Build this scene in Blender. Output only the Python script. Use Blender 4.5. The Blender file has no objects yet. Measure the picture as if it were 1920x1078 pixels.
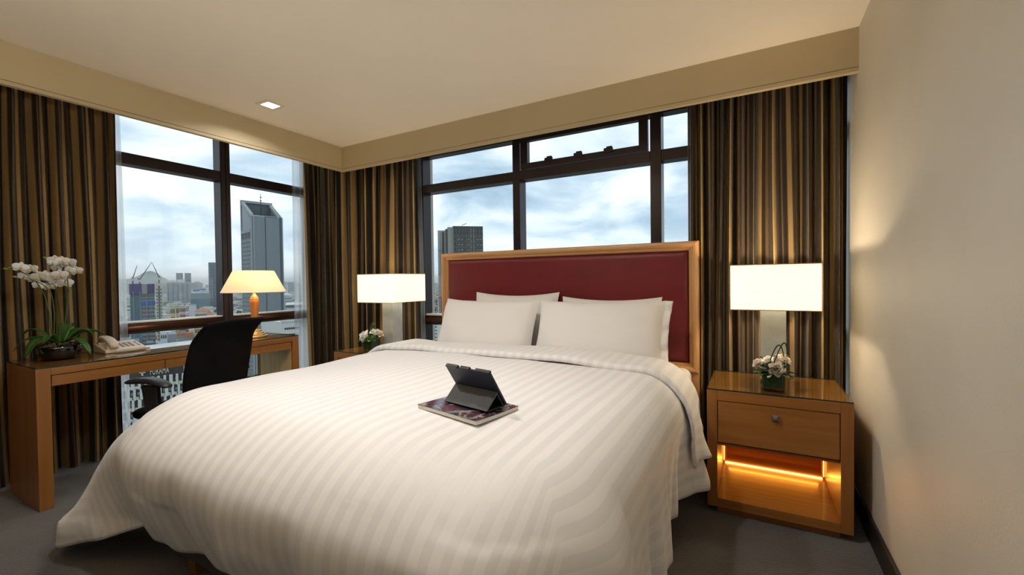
import bpy, bmesh, math, random
from mathutils import Vector, Matrix, noise
R = random.Random(7)
PI = math.pi
sc = bpy.context.scene
COL = sc.collection

# ------------------------------------------------------------------ camera, sky, exposure
F, YAW, PITCH, ROLL, CZ = 811.3468, math.radians(28.9929), math.radians(-.9684), math.radians(-.7357), 1.1994
fw = Vector((-math.sin(YAW)*math.cos(PITCH), math.cos(YAW)*math.cos(PITCH), math.sin(PITCH)))
rt0 = Vector((math.cos(YAW), math.sin(YAW), 0)); up0 = rt0.cross(fw)
rt = math.cos(ROLL)*rt0 + math.sin(ROLL)*up0
up = -math.sin(ROLL)*rt0 + math.cos(ROLL)*up0
cd = bpy.data.cameras.new('camera'); cam = bpy.data.objects.new('camera', cd); COL.objects.link(cam)
cd.sensor_width = 36; cd.lens = F*36/1920; cd.clip_start = .03; cd.clip_end = 30000
m = Matrix((rt, up, -fw)).transposed().to_4x4(); m.translation = (0, 0, CZ); cam.matrix_world = m
sc.camera = cam
sc.view_settings.view_transform = 'Standard'; sc.view_settings.look = 'None'
sc.view_settings.gamma = 1; sc.view_settings.use_curve_mapping = False
sc.view_settings.exposure = 0.30

def pix(u, v, axis, val):
    """point where the photo pixel's ray meets the plane axis = val"""
    d = fw + rt*((u-960)/F) - up*((v-539)/F); o = Vector((0, 0, CZ)); i = 'xyz'.index(axis)
    return o + d*((val-o[i])/d[i])
def far(u, v, dist):
    """point on the pixel's ray at a horizontal distance"""
    d = fw + rt*((u-960)/F) - up*((v-539)/F)
    return Vector((0, 0, CZ)) + d*(dist/math.hypot(d.x, d.y))

world = bpy.data.worlds.new('sky'); sc.world = world; world.use_nodes = True
nt = world.node_tree; nt.nodes.clear()
def N(t, tp, **k):
    n = t.nodes.new(tp)
    for a, b in k.items():
        setattr(n, a, b)
    return n
def ramp(t, stops):
    n = t.nodes.new('ShaderNodeValToRGB'); e = n.color_ramp.elements
    while len(e) < len(stops): e.new(.5)
    for i, (p, c) in enumerate(stops): e[i].position = p; e[i].color = (*c, 1)
    return n
def make_sky(t):
    tc = N(t, 'ShaderNodeTexCoord'); sep = N(t, 'ShaderNodeSeparateXYZ'); L = t.links.new
    L(tc.outputs['Generated'], sep.inputs[0])
    ad = N(t, 'ShaderNodeMath', operation='ABSOLUTE'); L(sep.outputs['Z'], ad.inputs[0])
    a2 = N(t, 'ShaderNodeMath', operation='ADD'); L(ad.outputs[0], a2.inputs[0]); a2.inputs[1].default_value = .32
    dv = N(t, 'ShaderNodeVectorMath', operation='DIVIDE'); cb = N(t, 'ShaderNodeCombineXYZ')
    for i in range(3): L(a2.outputs[0], cb.inputs[i])
    L(tc.outputs['Generated'], dv.inputs[0]); L(cb.outputs[0], dv.inputs[1])
    mp = N(t, 'ShaderNodeMapping'); mp.inputs['Location'].default_value = (2.6, 1.15, 0); L(dv.outputs[0], mp.inputs[0])
    n1 = N(t, 'ShaderNodeTexNoise'); n1.inputs['Scale'].default_value = 1.9; n1.inputs['Detail'].default_value = 7
    n1.inputs['Roughness'].default_value = .5; n1.inputs['Distortion'].default_value = .35; L(mp.outputs[0], n1.inputs['Vector'])
    r1 = ramp(t, [(.36, (.24, .35, .47)), (.46, (.40, .51, .61)), (.55, (.60, .67, .73)), (.68, (.80, .83, .85))])
    L(n1.outputs['Fac'], r1.inputs[0])
    # pale band of haze towards the horizon, as in the photographed sky all round
    mr = N(t, 'ShaderNodeMapRange'); mr.inputs['From Min'].default_value = 0; mr.inputs['From Max'].default_value = .16
    mr.inputs['To Min'].default_value = .75; mr.inputs['To Max'].default_value = 0; L(ad.outputs[0], mr.inputs['Value'])
    mx = N(t, 'ShaderNodeMix', data_type='RGBA'); L(mr.outputs[0], mx.inputs['Factor']); L(r1.outputs[0], mx.inputs[6]); mx.inputs[7].default_value = (.66, .74, .77, 1)
    bg = N(t, 'ShaderNodeBackground'); bg.inputs['Strength'].default_value = 1.35; L(mx.outputs[2], bg.inputs[0])
    out = N(t, 'ShaderNodeOutputWorld'); L(bg.outputs[0], out.inputs[0])
make_sky(nt)

# ------------------------------------------------------------------ helpers
class MB:
    def __init__(s): s.v = []; s.f = []; s.uv = []; s.mi = []
    def face(s, idx, uv=None, mi=0): s.f.append(tuple(idx)); s.uv.append(uv); s.mi.append(mi)
    def box(s, x0, x1, y0, y1, z0, z1, side_mi=0, mi=0):
        b = len(s.v)
        s.v += [(x, y, z) for z in (z0, z1) for y in (y0, y1) for x in (x0, x1)]
        for q, k in (((0, 2, 3, 1), mi), ((4, 5, 7, 6), mi), ((0, 1, 5, 4), side_mi or mi), ((1, 3, 7, 5), side_mi or mi), ((3, 2, 6, 7), side_mi or mi), ((2, 0, 4, 6), side_mi or mi)):
            s.face([b+i for i in q], None, k)
        return s
    def obox(s, c, ax, ay, az, hx, hy, hz):
        """oriented box: centre, unit axes, half sizes"""
        b = len(s.v); c = Vector(c)
        for z in (-1, 1):
            for y in (-1, 1):
                for x in (-1, 1): s.v.append(tuple(c + ax*(hx*x) + ay*(hy*y) + az*(hz*z)))
        for q in ((0, 2, 3, 1), (4, 5, 7, 6), (0, 1, 5, 4), (1, 3, 7, 5), (3, 2, 6, 7), (2, 0, 4, 6)): s.face([b+i for i in q])
        return s
    def hexa(s, pts, mi=0):
        b = len(s.v); s.v += [tuple(p) for p in pts]      # 4 bottom ccw, 4 top ccw
        for q in ((3, 2, 1, 0), (4, 5, 6, 7), (0, 1, 5, 4), (1, 2, 6, 5), (2, 3, 7, 6), (3, 0, 4, 7)): s.face([b+i for i in q], None, mi)
        return s
    def prism(s, poly, f0, f1):
        """poly: list of 2d points, f0/f1 map (a,b) to 3d for both caps"""
        n = len(poly); b = len(s.v)
        s.v += [tuple(f0(*p)) for p in poly] + [tuple(f1(*p)) for p in poly]
        s.face([b+i for i in range(n)][::-1]); s.face([b+n+i for i in range(n)])
        for i in range(n): j = (i+1) % n; s.face((b+i, b+j, b+n+j, b+n+i))
        return s
    def grid(s, fn, nu, nv, closed=False, uvf=None):
        b = len(s.v); nn = nu if closed else nu+1
        for j in range(nv+1):
            for i in range(nn): s.v.append(tuple(fn(i/nu, j/nv)))
        for j in range(nv):
            for i in range(nu):
                i2 = (i+1) % nn
                q = [b+j*nn+i, b+j*nn+i2, b+(j+1)*nn+i2, b+(j+1)*nn+i]
                uv = None
                if uvf: uv = [uvf(i/nu, j/nv), uvf((i+1)/nu, j/nv), uvf((i+1)/nu, (j+1)/nv), uvf(i/nu, (j+1)/nv)]
                s.face(q, uv)
        return s
    def lathe(s, prof, n=24, c=(0, 0, 0), cap=True):
        b = len(s.v); k = len(prof)
        for r, z in prof:
            for i in range(n):
                a = 2*PI*i/n; s.v.append((c[0]+r*math.cos(a), c[1]+r*math.sin(a), c[2]+z))
        for j in range(k-1):
            for i in range(n):
                i2 = (i+1) % n; s.face((b+j*n+i, b+j*n+i2, b+(j+1)*n+i2, b+(j+1)*n+i))
        if cap:
            s.face([b+i for i in range(n)][::-1]); s.face([b+(k-1)*n+i for i in range(n)])
        return s
    def tube(s, pts, rad, n=8, cap=True):
        pts = [Vector(p) for p in pts]; b = len(s.v); ref = None
        for i, p in enumerate(pts):
            t = (pts[min(i+1, len(pts)-1)]-pts[max(i-1, 0)]).normalized()
            if ref is None:
                ref = Vector((0, 0, 1)) if abs(t.z) < .9 else Vector((1, 0, 0))
            a = (ref - t*ref.dot(t)).normalized(); ref = a; c = t.cross(a)
            r = rad[i] if isinstance(rad, (list, tuple)) else rad
            for k in range(n):
                an = 2*PI*k/n; s.v.append(tuple(p + a*(r*math.cos(an)) + c*(r*math.sin(an))))
        for j in range(len(pts)-1):
            for k in range(n):
                k2 = (k+1) % n; s.face((b+j*n+k, b+j*n+k2, b+(j+1)*n+k2, b+(j+1)*n+k))
        if cap: s.face([b+k for k in range(n)][::-1]); s.face([b+(len(pts)-1)*n+k for k in range(n)])
        return s
    def mesh(s, name, mats, smooth):
        me = bpy.data.meshes.new(name); me.from_pydata(s.v, [], s.f)
        if any(s.uv):
            l = me.uv_layers.new(name='UVMap').data
            for p, uv in zip(me.polygons, s.uv):
                for k, li in enumerate(p.loop_indices): l[li].uv = uv[k] if uv else (0, 0)
        for m in (mats if isinstance(mats, (list, tuple)) else [mats]): me.materials.append(m)
        if any(s.mi): me.polygons.foreach_set('material_index', s.mi)
        if smooth: me.polygons.foreach_set('use_smooth', [True]*len(me.polygons))
        me.update(); return me
    def build(s, name, mat, parent=None, smooth=False, bevel=0, seg=2, loc=None, rot=None):
        o = bpy.data.objects.new(name, s.mesh(name, mat, smooth)); COL.objects.link(o)
        if parent: o.parent = parent
        if loc: o.location = loc
        if rot: o.rotation_euler = rot
        if bevel:
            md = o.modifiers.new('bevel', 'BEVEL'); md.width = bevel; md.segments = seg; md.limit_method = 'ANGLE'; md.angle_limit = .6
            if smooth is False and seg > 1:
                o.data.polygons.foreach_set('use_smooth', [True]*len(o.data.polygons)); md.harden_normals = True
        return o

def tag(o, label, cat, group=None, kind=None):
    o['label'] = label
    if cat: o['category'] = cat
    if group: o['group'] = group
    if kind: o['kind'] = kind
    return o
def thing(name, label, cat, loc=(0, 0, 0), rz=0, group=None):
    o = bpy.data.objects.new(name, None); COL.objects.link(o); o.location = loc; o.rotation_euler = (0, 0, rz); o.empty_display_size = .1
    return tag(o, label, cat, group)
def struct(o, label=None):
    o['kind'] = 'structure'
    if label: o['label'] = label
    return o
def sempty(name, label):
    o = bpy.data.objects.new(name, None); COL.objects.link(o); o['kind'] = 'structure'; o['label'] = label; return o
def share(o, loc, parent=None, rot=None, scale=None):
    c = o.copy(); COL.objects.link(c); c.location = loc
    if parent: c.parent = parent
    if rot: c.rotation_euler = rot
    if scale: c.scale = scale
    return c

# ------------------------------------------------------------------ materials
def mat(name, col, rough=.5, metal=0, spec=None, sheen=0, coat=0, emit=None, es=0, sub=0, trans=0, ior=None, alpha=None):
    m = bpy.data.materials.new(name); m.use_nodes = True; p = m.node_tree.nodes['Principled BSDF']
    p.inputs['Base Color'].default_value = (*col, 1); p.inputs['Roughness'].default_value = rough; p.inputs['Metallic'].default_value = metal
    if spec is not None: p.inputs['Specular IOR Level'].default_value = spec
    if sheen: p.inputs['Sheen Weight'].default_value = sheen
    if coat: p.inputs['Coat Weight'].default_value = coat; p.inputs['Coat Roughness'].default_value = .08
    if emit: p.inputs['Emission Color'].default_value = (*emit, 1); p.inputs['Emission Strength'].default_value = es
    if trans: p.inputs['Transmission Weight'].default_value = trans
    if ior: p.inputs['IOR'].default_value = ior
    return m
def pn(m): return m.node_tree, m.node_tree.nodes['Principled BSDF']
def noisy(name, c1, c2, scale=(8, 8, 8), rough=.5, detail=4, bump=0, bscale=None, lo=.35, hi=.65, coord='Object', **k):
    m = mat(name, c1, rough, **k); t, p = pn(m); L = t.links.new
    tc = N(t, 'ShaderNodeTexCoord'); mp = N(t, 'ShaderNodeMapping'); mp.inputs['Scale'].default_value = scale; L(tc.outputs[coord], mp.inputs[0])
    n = N(t, 'ShaderNodeTexNoise'); n.inputs['Scale'].default_value = 1; n.inputs['Detail'].default_value = detail; L(mp.outputs[0], n.inputs['Vector'])
    r = ramp(t, [(lo, c1), (hi, c2)]); L(n.outputs['Fac'], r.inputs[0]); L(r.outputs[0], p.inputs['Base Color'])
    if bump:
        b = N(t, 'ShaderNodeBump'); b.inputs['Strength'].default_value = bump; b.inputs['Distance'].default_value = .01
        if bscale:
            n2 = N(t, 'ShaderNodeTexNoise'); n2.inputs['Scale'].default_value = bscale; n2.inputs['Detail'].default_value = 3; L(tc.outputs[coord], n2.inputs['Vector']); L(n2.outputs['Fac'], b.inputs['Height'])
        else: L(n.outputs['Fac'], b.inputs['Height'])
        L(b.outputs[0], p.inputs['Normal'])
    return m
def glassy(name, tint=(1, 1, 1), ior=1.5, rough=0.0, refl=(1, 1, 1)):
    """thin glass: straight-through transmission with Fresnel reflection"""
    m = bpy.data.materials.new(name); m.use_nodes = True; t = m.node_tree; t.nodes.clear(); L = t.links.new
    tr = N(t, 'ShaderNodeBsdfTransparent'); tr.inputs[0].default_value = (*tint, 1)
    gl = N(t, 'ShaderNodeBsdfGlossy'); gl.inputs['Roughness'].default_value = rough; gl.inputs[0].default_value = (*refl, 1)
    fr = N(t, 'ShaderNodeFresnel'); fr.inputs[0].default_value = ior
    ge = N(t, 'ShaderNodeNewGeometry'); iv = N(t, 'ShaderNodeMath', operation='SUBTRACT'); iv.inputs[0].default_value = 1; L(ge.outputs['Backfacing'], iv.inputs[1])
    fm = N(t, 'ShaderNodeMath', operation='MULTIPLY'); L(fr.outputs[0], fm.inputs[0]); L(iv.outputs[0], fm.inputs[1])
    mx = N(t, 'ShaderNodeMixShader'); L(fm.outputs[0], mx.inputs[0]); L(tr.outputs[0], mx.inputs[1]); L(gl.outputs[0], mx.inputs[2])
    out = N(t, 'ShaderNodeOutputMaterial'); L(mx.outputs[0], out.inputs[0]); return m

M = {}
M['ceiling'] = noisy('ceiling_paint', (.92, .85, .73), (.94, .87, .75), (2, 2, 2), .9)
M['wall'] = noisy('wall_paint', (.64, .60, .51), (.67, .63, .54), (3, 3, 3), .55, bump=.08, bscale=120)
M['pelmet'] = noisy('pelmet_paint', (.57, .47, .29), (.59, .49, .31), (3, 3, 3), .6)
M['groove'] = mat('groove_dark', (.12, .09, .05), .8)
M['carpet'] = noisy('carpet', (.058, .051, .043), (.110, .106, .102), (2.2, 2.2, 2.2), .97, detail=8, bump=.9, bscale=160, sheen=.3)
M['base'] = mat('baseboard_dark', (.018, .015, .013), .45)
M['bronze'] = noisy('bronze_frame', (.032, .021, .022), (.040, .026, .026), (4, 4, 4), .32, metal=.3)
M['rail'] = mat('bronze_rail', (.10, .048, .028), .28, metal=.6)
M['glass'] = glassy('window_glass', (.97, .985, .98), 1.5)
M['sill'] = mat('sill_white_and_sky_sheen', (.75, .77, .78), .5)
M['end_wall_dark'] = mat('bounce_cut_wall', (.07, .04, .022), .45)
def wood(name, c1, c2, axis='x', rough=.38):
    s = {'x': (1.2, 26, 26), 'y': (26, 1.2, 26), 'z': (26, 26, 1.2)}[axis]
    return noisy(name, c1, c2, s, rough, detail=5, lo=.3, hi=.72, coat=.12)
WD = ((.29, .112, .022), (.38, .165, .040))
for a in 'xyz': M['wood_'+a] = wood('honey_wood_'+a, *WD, axis=a)
for a in 'xyz': M['oak_'+a] = wood('headboard_wood_'+a, (.55, .28, .10), (.68, .38, .16), axis=a)
M['desk_in'] = wood('desk_lit_inner_wood', (.70, .47, .17), (.78, .56, .24), 'z', .5)
M['red'] = noisy('red_leather', (.150, .009, .013), (.180, .012, .016), (3, 3, 3), .42, bump=.12, bscale=260)
M['linen'] = mat('white_cotton', (.84, .82, .80), .85, sheen=.15)
M['pipe'] = mat('bed_base_cloth', (.10, .085, .07), .9)
M['black'] = mat('black_mesh', (.004, .004, .005), .8, spec=.15)
M['blackpl'] = mat('black_plastic', (.012, .012, .014), .38)
M['potblk'] = mat('black_glaze', (.004, .004, .005), .06, coat=.6)
M['leaf'] = noisy('orchid_leaf', (.035, .115, .018), (.055, .16, .025), (9, 9, 9), .3)
M['leafdk'] = noisy('dark_leaf', (.006, .026, .006), (.014, .048, .009), (20, 20, 20), .35)
M['leaflt'] = noisy('bright_leaf', (.10, .26, .02), (.16, .34, .03), (20, 20, 20), .4)
M['stem'] = mat('stem_green', (.07, .13, .03), .45)
M['petal'] = mat('white_petal', (.85, .83, .78), .6, sheen=.1)
M['petalc'] = mat('cream_petal', (.80, .71, .58), .6)
M['petalp'] = mat('pink_lip', (.70, .25, .22), .6)
M['lipy'] = mat('yellow_lip', (.70, .62, .12), .6)
M['bud'] = mat('green_bud', (.30, .40, .06), .5)
M['moss'] = noisy('dry_moss', (.09, .065, .03), (.20, .15, .08), (60, 60, 60), .95)
M['phone'] = mat('ivory_plastic', (.66, .58, .46), .4)
M['phonekey'] = mat('grey_key', (.22, .20, .18), .5)
M['phonepl'] = mat('lilac_label', (.62, .60, .68), .4)
M['glasstop'] = glassy('table_glass', (.90, .93, .88), 1.7)
M['glassedge'] = mat('glass_edge_green', (.012, .035, .028), .1)
M['vase'] = glassy('vase_glass', (.96, .98, .97), 1.45)
M['silver'] = noisy('silver_leaf', (.62, .65, .61), (.74, .76, .71), (14, 14, 14), .38, metal=.45)
M['crystal'] = glassy('crystal', (.93, .97, .95), 1.5)
M['brass'] = mat('satin_brass', (.62, .42, .16), .3, metal=.8)
M['lampwood'] = noisy('orange_lamp_wood', (.55, .20, .04), (.68, .29, .07), (30, 30, 3), .3, coat=.4)
M['pewter'] = mat('pewter_knob', (.20, .18, .16), .35, metal=.7)
M['tablet'] = mat('navy_case', (.012, .016, .034), .5)
M['flap'] = mat('grey_flap', (.075, .082, .085), .6)
M['screen'] = mat('tablet_screen', (.01, .01, .012), .08)
M['paper'] = mat('magazine_pages', (.78, .74, .66), .8)
M['trimw'] = mat('downlight_rim', (.80, .74, .62), .5)
def emis(name, col, s):
    m = bpy.data.materials.new(name); m.use_nodes = True; t = m.node_tree; t.nodes.clear()
    e = N(t, 'ShaderNodeEmission'); e.inputs[0].default_value = (*col, 1); e.inputs[1].default_value = s
    o = N(t, 'ShaderNodeOutputMaterial'); t.links.new(e.outputs[0], o.inputs[0]); return m
M['led'] = emis('amber_led', (1, .46, .07), 7)
M['lamp_on'] = emis('downlight_lens', (1, .93, .80), 2.5)
def shade_mat(name, col, trans, es):
    """lit fabric shade: diffuse outside, translucent to the bulb inside, with its own steady glow"""
    m = bpy.data.materials.new(name); m.use_nodes = True; t = m.node_tree; t.nodes.clear(); L = t.links.new
    d = N(t, 'ShaderNodeBsdfDiffuse'); d.inputs[0].default_value = (*col, 1)
    tl = N(t, 'ShaderNodeBsdfTranslucent'); tl.inputs[0].default_value = (*col, 1)
    mx = N(t, 'ShaderNodeMixShader'); mx.inputs[0].default_value = trans; L(d.outputs[0], mx.inputs[1]); L(tl.outputs[0], mx.inputs[2])
    e = N(t, 'ShaderNodeEmission'); e.inputs[0].default_value = (1, .90, .70, 1); e.inputs[1].default_value = es
    a = N(t, 'ShaderNodeAddShader'); L(mx.outputs[0], a.inputs[0]); L(e.outputs[0], a.inputs[1])
    o = N(t, 'ShaderNodeOutputMaterial'); L(a.outputs[0], o.inputs[0]); return m
M['shade'] = shade_mat('cream_lit_shade', (.92, .89, .82), .55, .35)
M['shade2'] = shade_mat('ivory_lit_shade', (.88, .78, .60), .5, .15)

def stripes(name, ca, cb, cc, freq, rough, sheen, wid=.5, bump=.0, satin=0):
    m = mat(name, ca, rough, sheen=sheen); t, p = pn(m); L = t.links.new
    uv = N(t, 'ShaderNodeUVMap'); sep = N(t, 'ShaderNodeSeparateXYZ'); L(uv.outputs[0], sep.inputs[0])
    mu = N(t, 'ShaderNodeMath', operation='MULTIPLY'); L(sep.outputs[0], mu.inputs[0]); mu.inputs[1].default_value = freq
    fr = N(t, 'ShaderNodeMath', operation='FRACT'); L(mu.outputs[0], fr.inputs[0])
    e = .03
    r = ramp(t, [(0, cb), (wid-e, cb), (wid, ca), (1-e, ca), (1, cb)]) if cc is None else ramp(t, [(0, ca), (.20, ca), (.26, cb), (.52, cb), (.56, cc), (.66, cc), (.70, cb), (.94, cb), (1, ca)])
    L(fr.outputs[0], r.inputs[0]); L(r.outputs[0], p.inputs['Base Color'])
    if satin:
        r2 = ramp(t, [(0, (rough-satin,)*3), (wid-e, (rough-satin,)*3), (wid, (rough,)*3), (1-e, (rough,)*3), (1, (rough-satin,)*3)])
        L(fr.outputs[0], r2.inputs[0]); L(r2.outputs[0], p.inputs['Roughness'])
    if bump:
        tc = N(t, 'ShaderNodeTexCoord'); n = N(t, 'ShaderNodeTexNoise'); n.inputs['Scale'].default_value = 22; n.inputs['Detail'].default_value = 3; L(tc.outputs['Object'], n.inputs['Vector'])
        b = N(t, 'ShaderNodeBump'); b.inputs['Strength'].default_value = bump; b.inputs['Distance'].default_value = .012; L(n.outputs['Fac'], b.inputs['Height']); L(b.outputs[0], p.inputs['Normal'])
    return m
M['drape'] = stripes('striped_silk', (.52, .345, .135), (.040, .031, .024), (.22, .150, .070), 9.5, .30, .15, bump=.25)  # woven stripes; the narrow gold bands also paint light on fold crests
M['drape'].node_tree.nodes['Principled BSDF'].inputs['Metallic'].default_value = .35
M['duvet'] = stripes('satin_stripe_cotton', (.86, .85, .845), (.79, .78, .78), None, 18.0, .85, .2, satin=.3, bump=.05)
def sheer_mat():
    m = bpy.data.materials.new('sheer_voile'); m.use_nodes = True; t = m.node_tree; t.nodes.clear(); L = t.links.new
    d = N(t, 'ShaderNodeBsdfDiffuse'); d.inputs[0].default_value = (.97, .98, 1, 1)
    tl = N(t, 'ShaderNodeBsdfTranslucent'); tl.inputs[0].default_value = (.98, .99, 1, 1)
    a = N(t, 'ShaderNodeMixShader'); a.inputs[0].default_value = .95; L(d.outputs[0], a.inputs[1]); L(tl.outputs[0], a.inputs[2])
    tr = N(t, 'ShaderNodeBsdfTransparent'); b = N(t, 'ShaderNodeMixShader'); b.inputs[0].default_value = .58; L(tr.outputs[0], b.inputs[1]); L(a.outputs[0], b.inputs[2])
    o = N(t, 'ShaderNodeOutputMaterial'); L(b.outputs[0], o.inputs[0]); return m
M['sheer'] = sheer_mat()

# ------------------------------------------------------------------ room shell
XL, XS, XR = -4.12, -3.3044, .4725      # window plane, pelmet face, right wall
YB, YS, YF = 3.22, 2.7558, -2.6         # window plane, pelmet face, wall behind the camera
HC, HS, HT = 2.4434, 2.2284, 2.75   # ceiling, pelmet foot, curtain recess top
struct(MB().box(XL-.1, XR+.1, YF, YB+.1, -.12, 0).build('floor', M['carpet']), 'dark grey-brown cut pile carpet')
struct(MB().box(XL-.1, XR+.1, YF, YB+.1, HT, HT+.1).build('ceiling_recess', M['ceiling']), 'cream soffit of the curtain recess above the pelmets')
struct(MB().box(XS-.02, XR, YF, YS+.02, HC, HC+.1).build('ceiling', M['ceiling']), 'smooth cream painted ceiling')
struct(MB().box(XR, XR+.12, YF, YB+.1, 0, HT).build('wall_right', M['wall']), 'cream painted side wall by the nightstand')
struct(MB().box(XL-.1, XR+.12, YF-.12, YF, 0, HT).build('wall_front', M['end_wall_dark']), 'unseen end wall closing the room, darkened to cut bounced light')  # unseen wall, made dark to cut light bounced onto the bed foot
struct(MB().box(XL-.12, XL, YF, .45, 0, HT).build('wall_left', M['wall']), 'cream wall beside the desk window')
wc = MB().box(XL-.12, XL+.02, 2.98, YB+.12, 0, HT).box(XL+.02, -2.72, YB-.02, YB+.12, 0, HT)
struct(wc.build('wall_corner', M['wall']), 'corner column between the two windows')
struct(MB().box(XR-.014, XR, YF, YB-.2, 0, .113).build('baseboard_right', M['base'], bevel=.004), 'dark skirting board')
def pelmet(name, label, board, lip, groove):
    r = sempty(name, label)
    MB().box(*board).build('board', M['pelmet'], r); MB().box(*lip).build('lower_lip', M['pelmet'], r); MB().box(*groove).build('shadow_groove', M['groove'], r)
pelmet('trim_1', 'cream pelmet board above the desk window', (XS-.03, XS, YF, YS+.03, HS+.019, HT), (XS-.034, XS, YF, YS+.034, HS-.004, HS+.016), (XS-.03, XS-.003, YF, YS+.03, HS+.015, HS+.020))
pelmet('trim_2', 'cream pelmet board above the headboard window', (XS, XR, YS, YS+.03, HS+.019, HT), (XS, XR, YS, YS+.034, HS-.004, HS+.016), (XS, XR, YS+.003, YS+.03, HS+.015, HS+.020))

# windows ---------------------------------------------------------------------
w1 = sempty('window_1', 'bronze framed full height window behind the desk')
XF = -4.0
def wbox(p, name, mt, *b, bevel=.003): return MB().box(*b).build(name, M[mt], p, bevel=bevel)
mul = wbox(w1, 'mullion', 'bronze', XL+.01, XF, 2.061, 2.143, .0, HT)
MB().box(XF, XF+.006, 2.066, 2.098, .0, HT).build('cover_cap', M['bronze'], mul); MB().box(XF, XF+.006, 2.106, 2.138, .0, HT).build('cover_cap', M['bronze'], mul)
for y0, y1 in ((.45, 2.061), (2.143, 2.98)):
    wbox(w1, 'transom', 'bronze', XL+.01, XF, y0, y1, 2.088, 2.170)
    wbox(w1, 'middle_rail', 'bronze', XL+.01, XF-.03, y0, y1, .835, .915)
    wbox(w1, 'sill_strip', 'sill', XL+.01, XF-.012, y0, y1, .915, .927)  # its white paints the sky reflected on the bottom of the frame
    MB().tube([(XF-.03, y0, .878), (XF-.03, y1, .878)], .039, 16).build('guard_rail', M['rail'], w1, smooth=True)
    wbox(w1, 'bottom_frame', 'bronze', XL+.01, XF, y0, y1, 0, .07)
    for z0, z1 in ((.07, .835), (.927, 2.088), (2.170, HT)):
        MB().box(XL+.035, XL+.043, y0+.001, y1-.001, z0, z1).build('pane', M['glass'], w1)
wbox(w1, 'jamb', 'bronze', XL+.01, XF, .45, .5, 0, HT)
wbox(w1, 'jamb', 'bronze', XL+.02, XF, 2.93, 2.98, 0, HT)

w2 = sempty('window_2', 'dark bronze framed window behind the headboard')
YG = 3.1
xj = [-2.72, -1.70, -.613, XR]
mu2 = [(-2.72, -2.64), (-1.70, -1.635), (-.613, -.540)]
for x0, x1 in mu2:
    mm = wbox(w2, 'mullion', 'bronze', x0, x1, YG, YB-.01, 0, HT)
spans = [(-2.64, -1.70), (-1.635, -.613), (-.540, XR)]
for i, (x0, x1) in enumerate(spans):
    wbox(w2, 'transom', 'bronze', x0, x1, YG, YB-.01, 2.006, 2.080)
    wbox(w2, 'head_frame', 'bronze', x0, x1, YG+.02, YB-.01, 2.335, HT)
    wbox(w2, 'middle_rail', 'bronze', x0, x1, YG+.03, YB-.01, .80, .885)
    wbox(w2, 'sill_strip', 'sill', x0, x1, YG+.012, YB-.01, .885, .90)
    MB().tube([(x0, YG+.03, .842), (x1, YG+.03, .842)], .039, 16).build('guard_rail', M['rail'], w2, smooth=True)
    wbox(w2, 'bottom_frame', 'bronze', x0, x1, YG, YB-.01, 0, .07)
    zs = ((.07, .80), (.90, 2.006), (2.080, 2.335)) if i != 1 else ((.07, .80), (.90, 2.006))
    for z0, z1 in zs: MB().box(x0+.001, x1-.001, YB-.05, YB-.042, z0, z1).build('pane', M['glass'], w2)
sx0, sx1, sz0, sz1 = -1.62, -.628, 2.085, 2.36
sash = wbox(w2, 'vent_sash', 'bronze', sx0, sx1, YG-.01, YG+.04, sz0, sz0+.045)
MB().box(sx0, sx1, YG-.01, YG+.04, sz1-.055, sz1+.08).build('sash_head', M['bronze'], sash, bevel=.003)
MB().box(sx0, sx0+.06, YG-.01, YG+.04, sz0+.045, sz1-.055).build('sash_stile', M['bronze'], sash, bevel=.003)
MB().box(sx1-.06, sx1, YG-.01, YG+.04, sz0+.045, sz1-.055).build('sash_stile', M['bronze'], sash, bevel=.003)
MB().box(sx0+.06, sx1-.06, YG+.012, YG+.02, sz0+.045, sz1-.055).build('pane', M['glass'], sash)
for x in (-1.37, -1.13, -.90):
    MB().box(x-.033, x+.033, YG-.028, YG-.01, sz0+.028, sz0+.058).box(x-.012, x+.03, YG-.034, YG-.012, sz0+.05, sz0+.066).build('latch', M['bronze'], sash, bevel=.003)
tag(struct(MB().box(-2.64, XR-.02, YG-.06, YG+.0, .07, .10).build('window_sill', M['sill'], bevel=.004)), 'narrow pale ledge under the headboard window', None)

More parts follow.
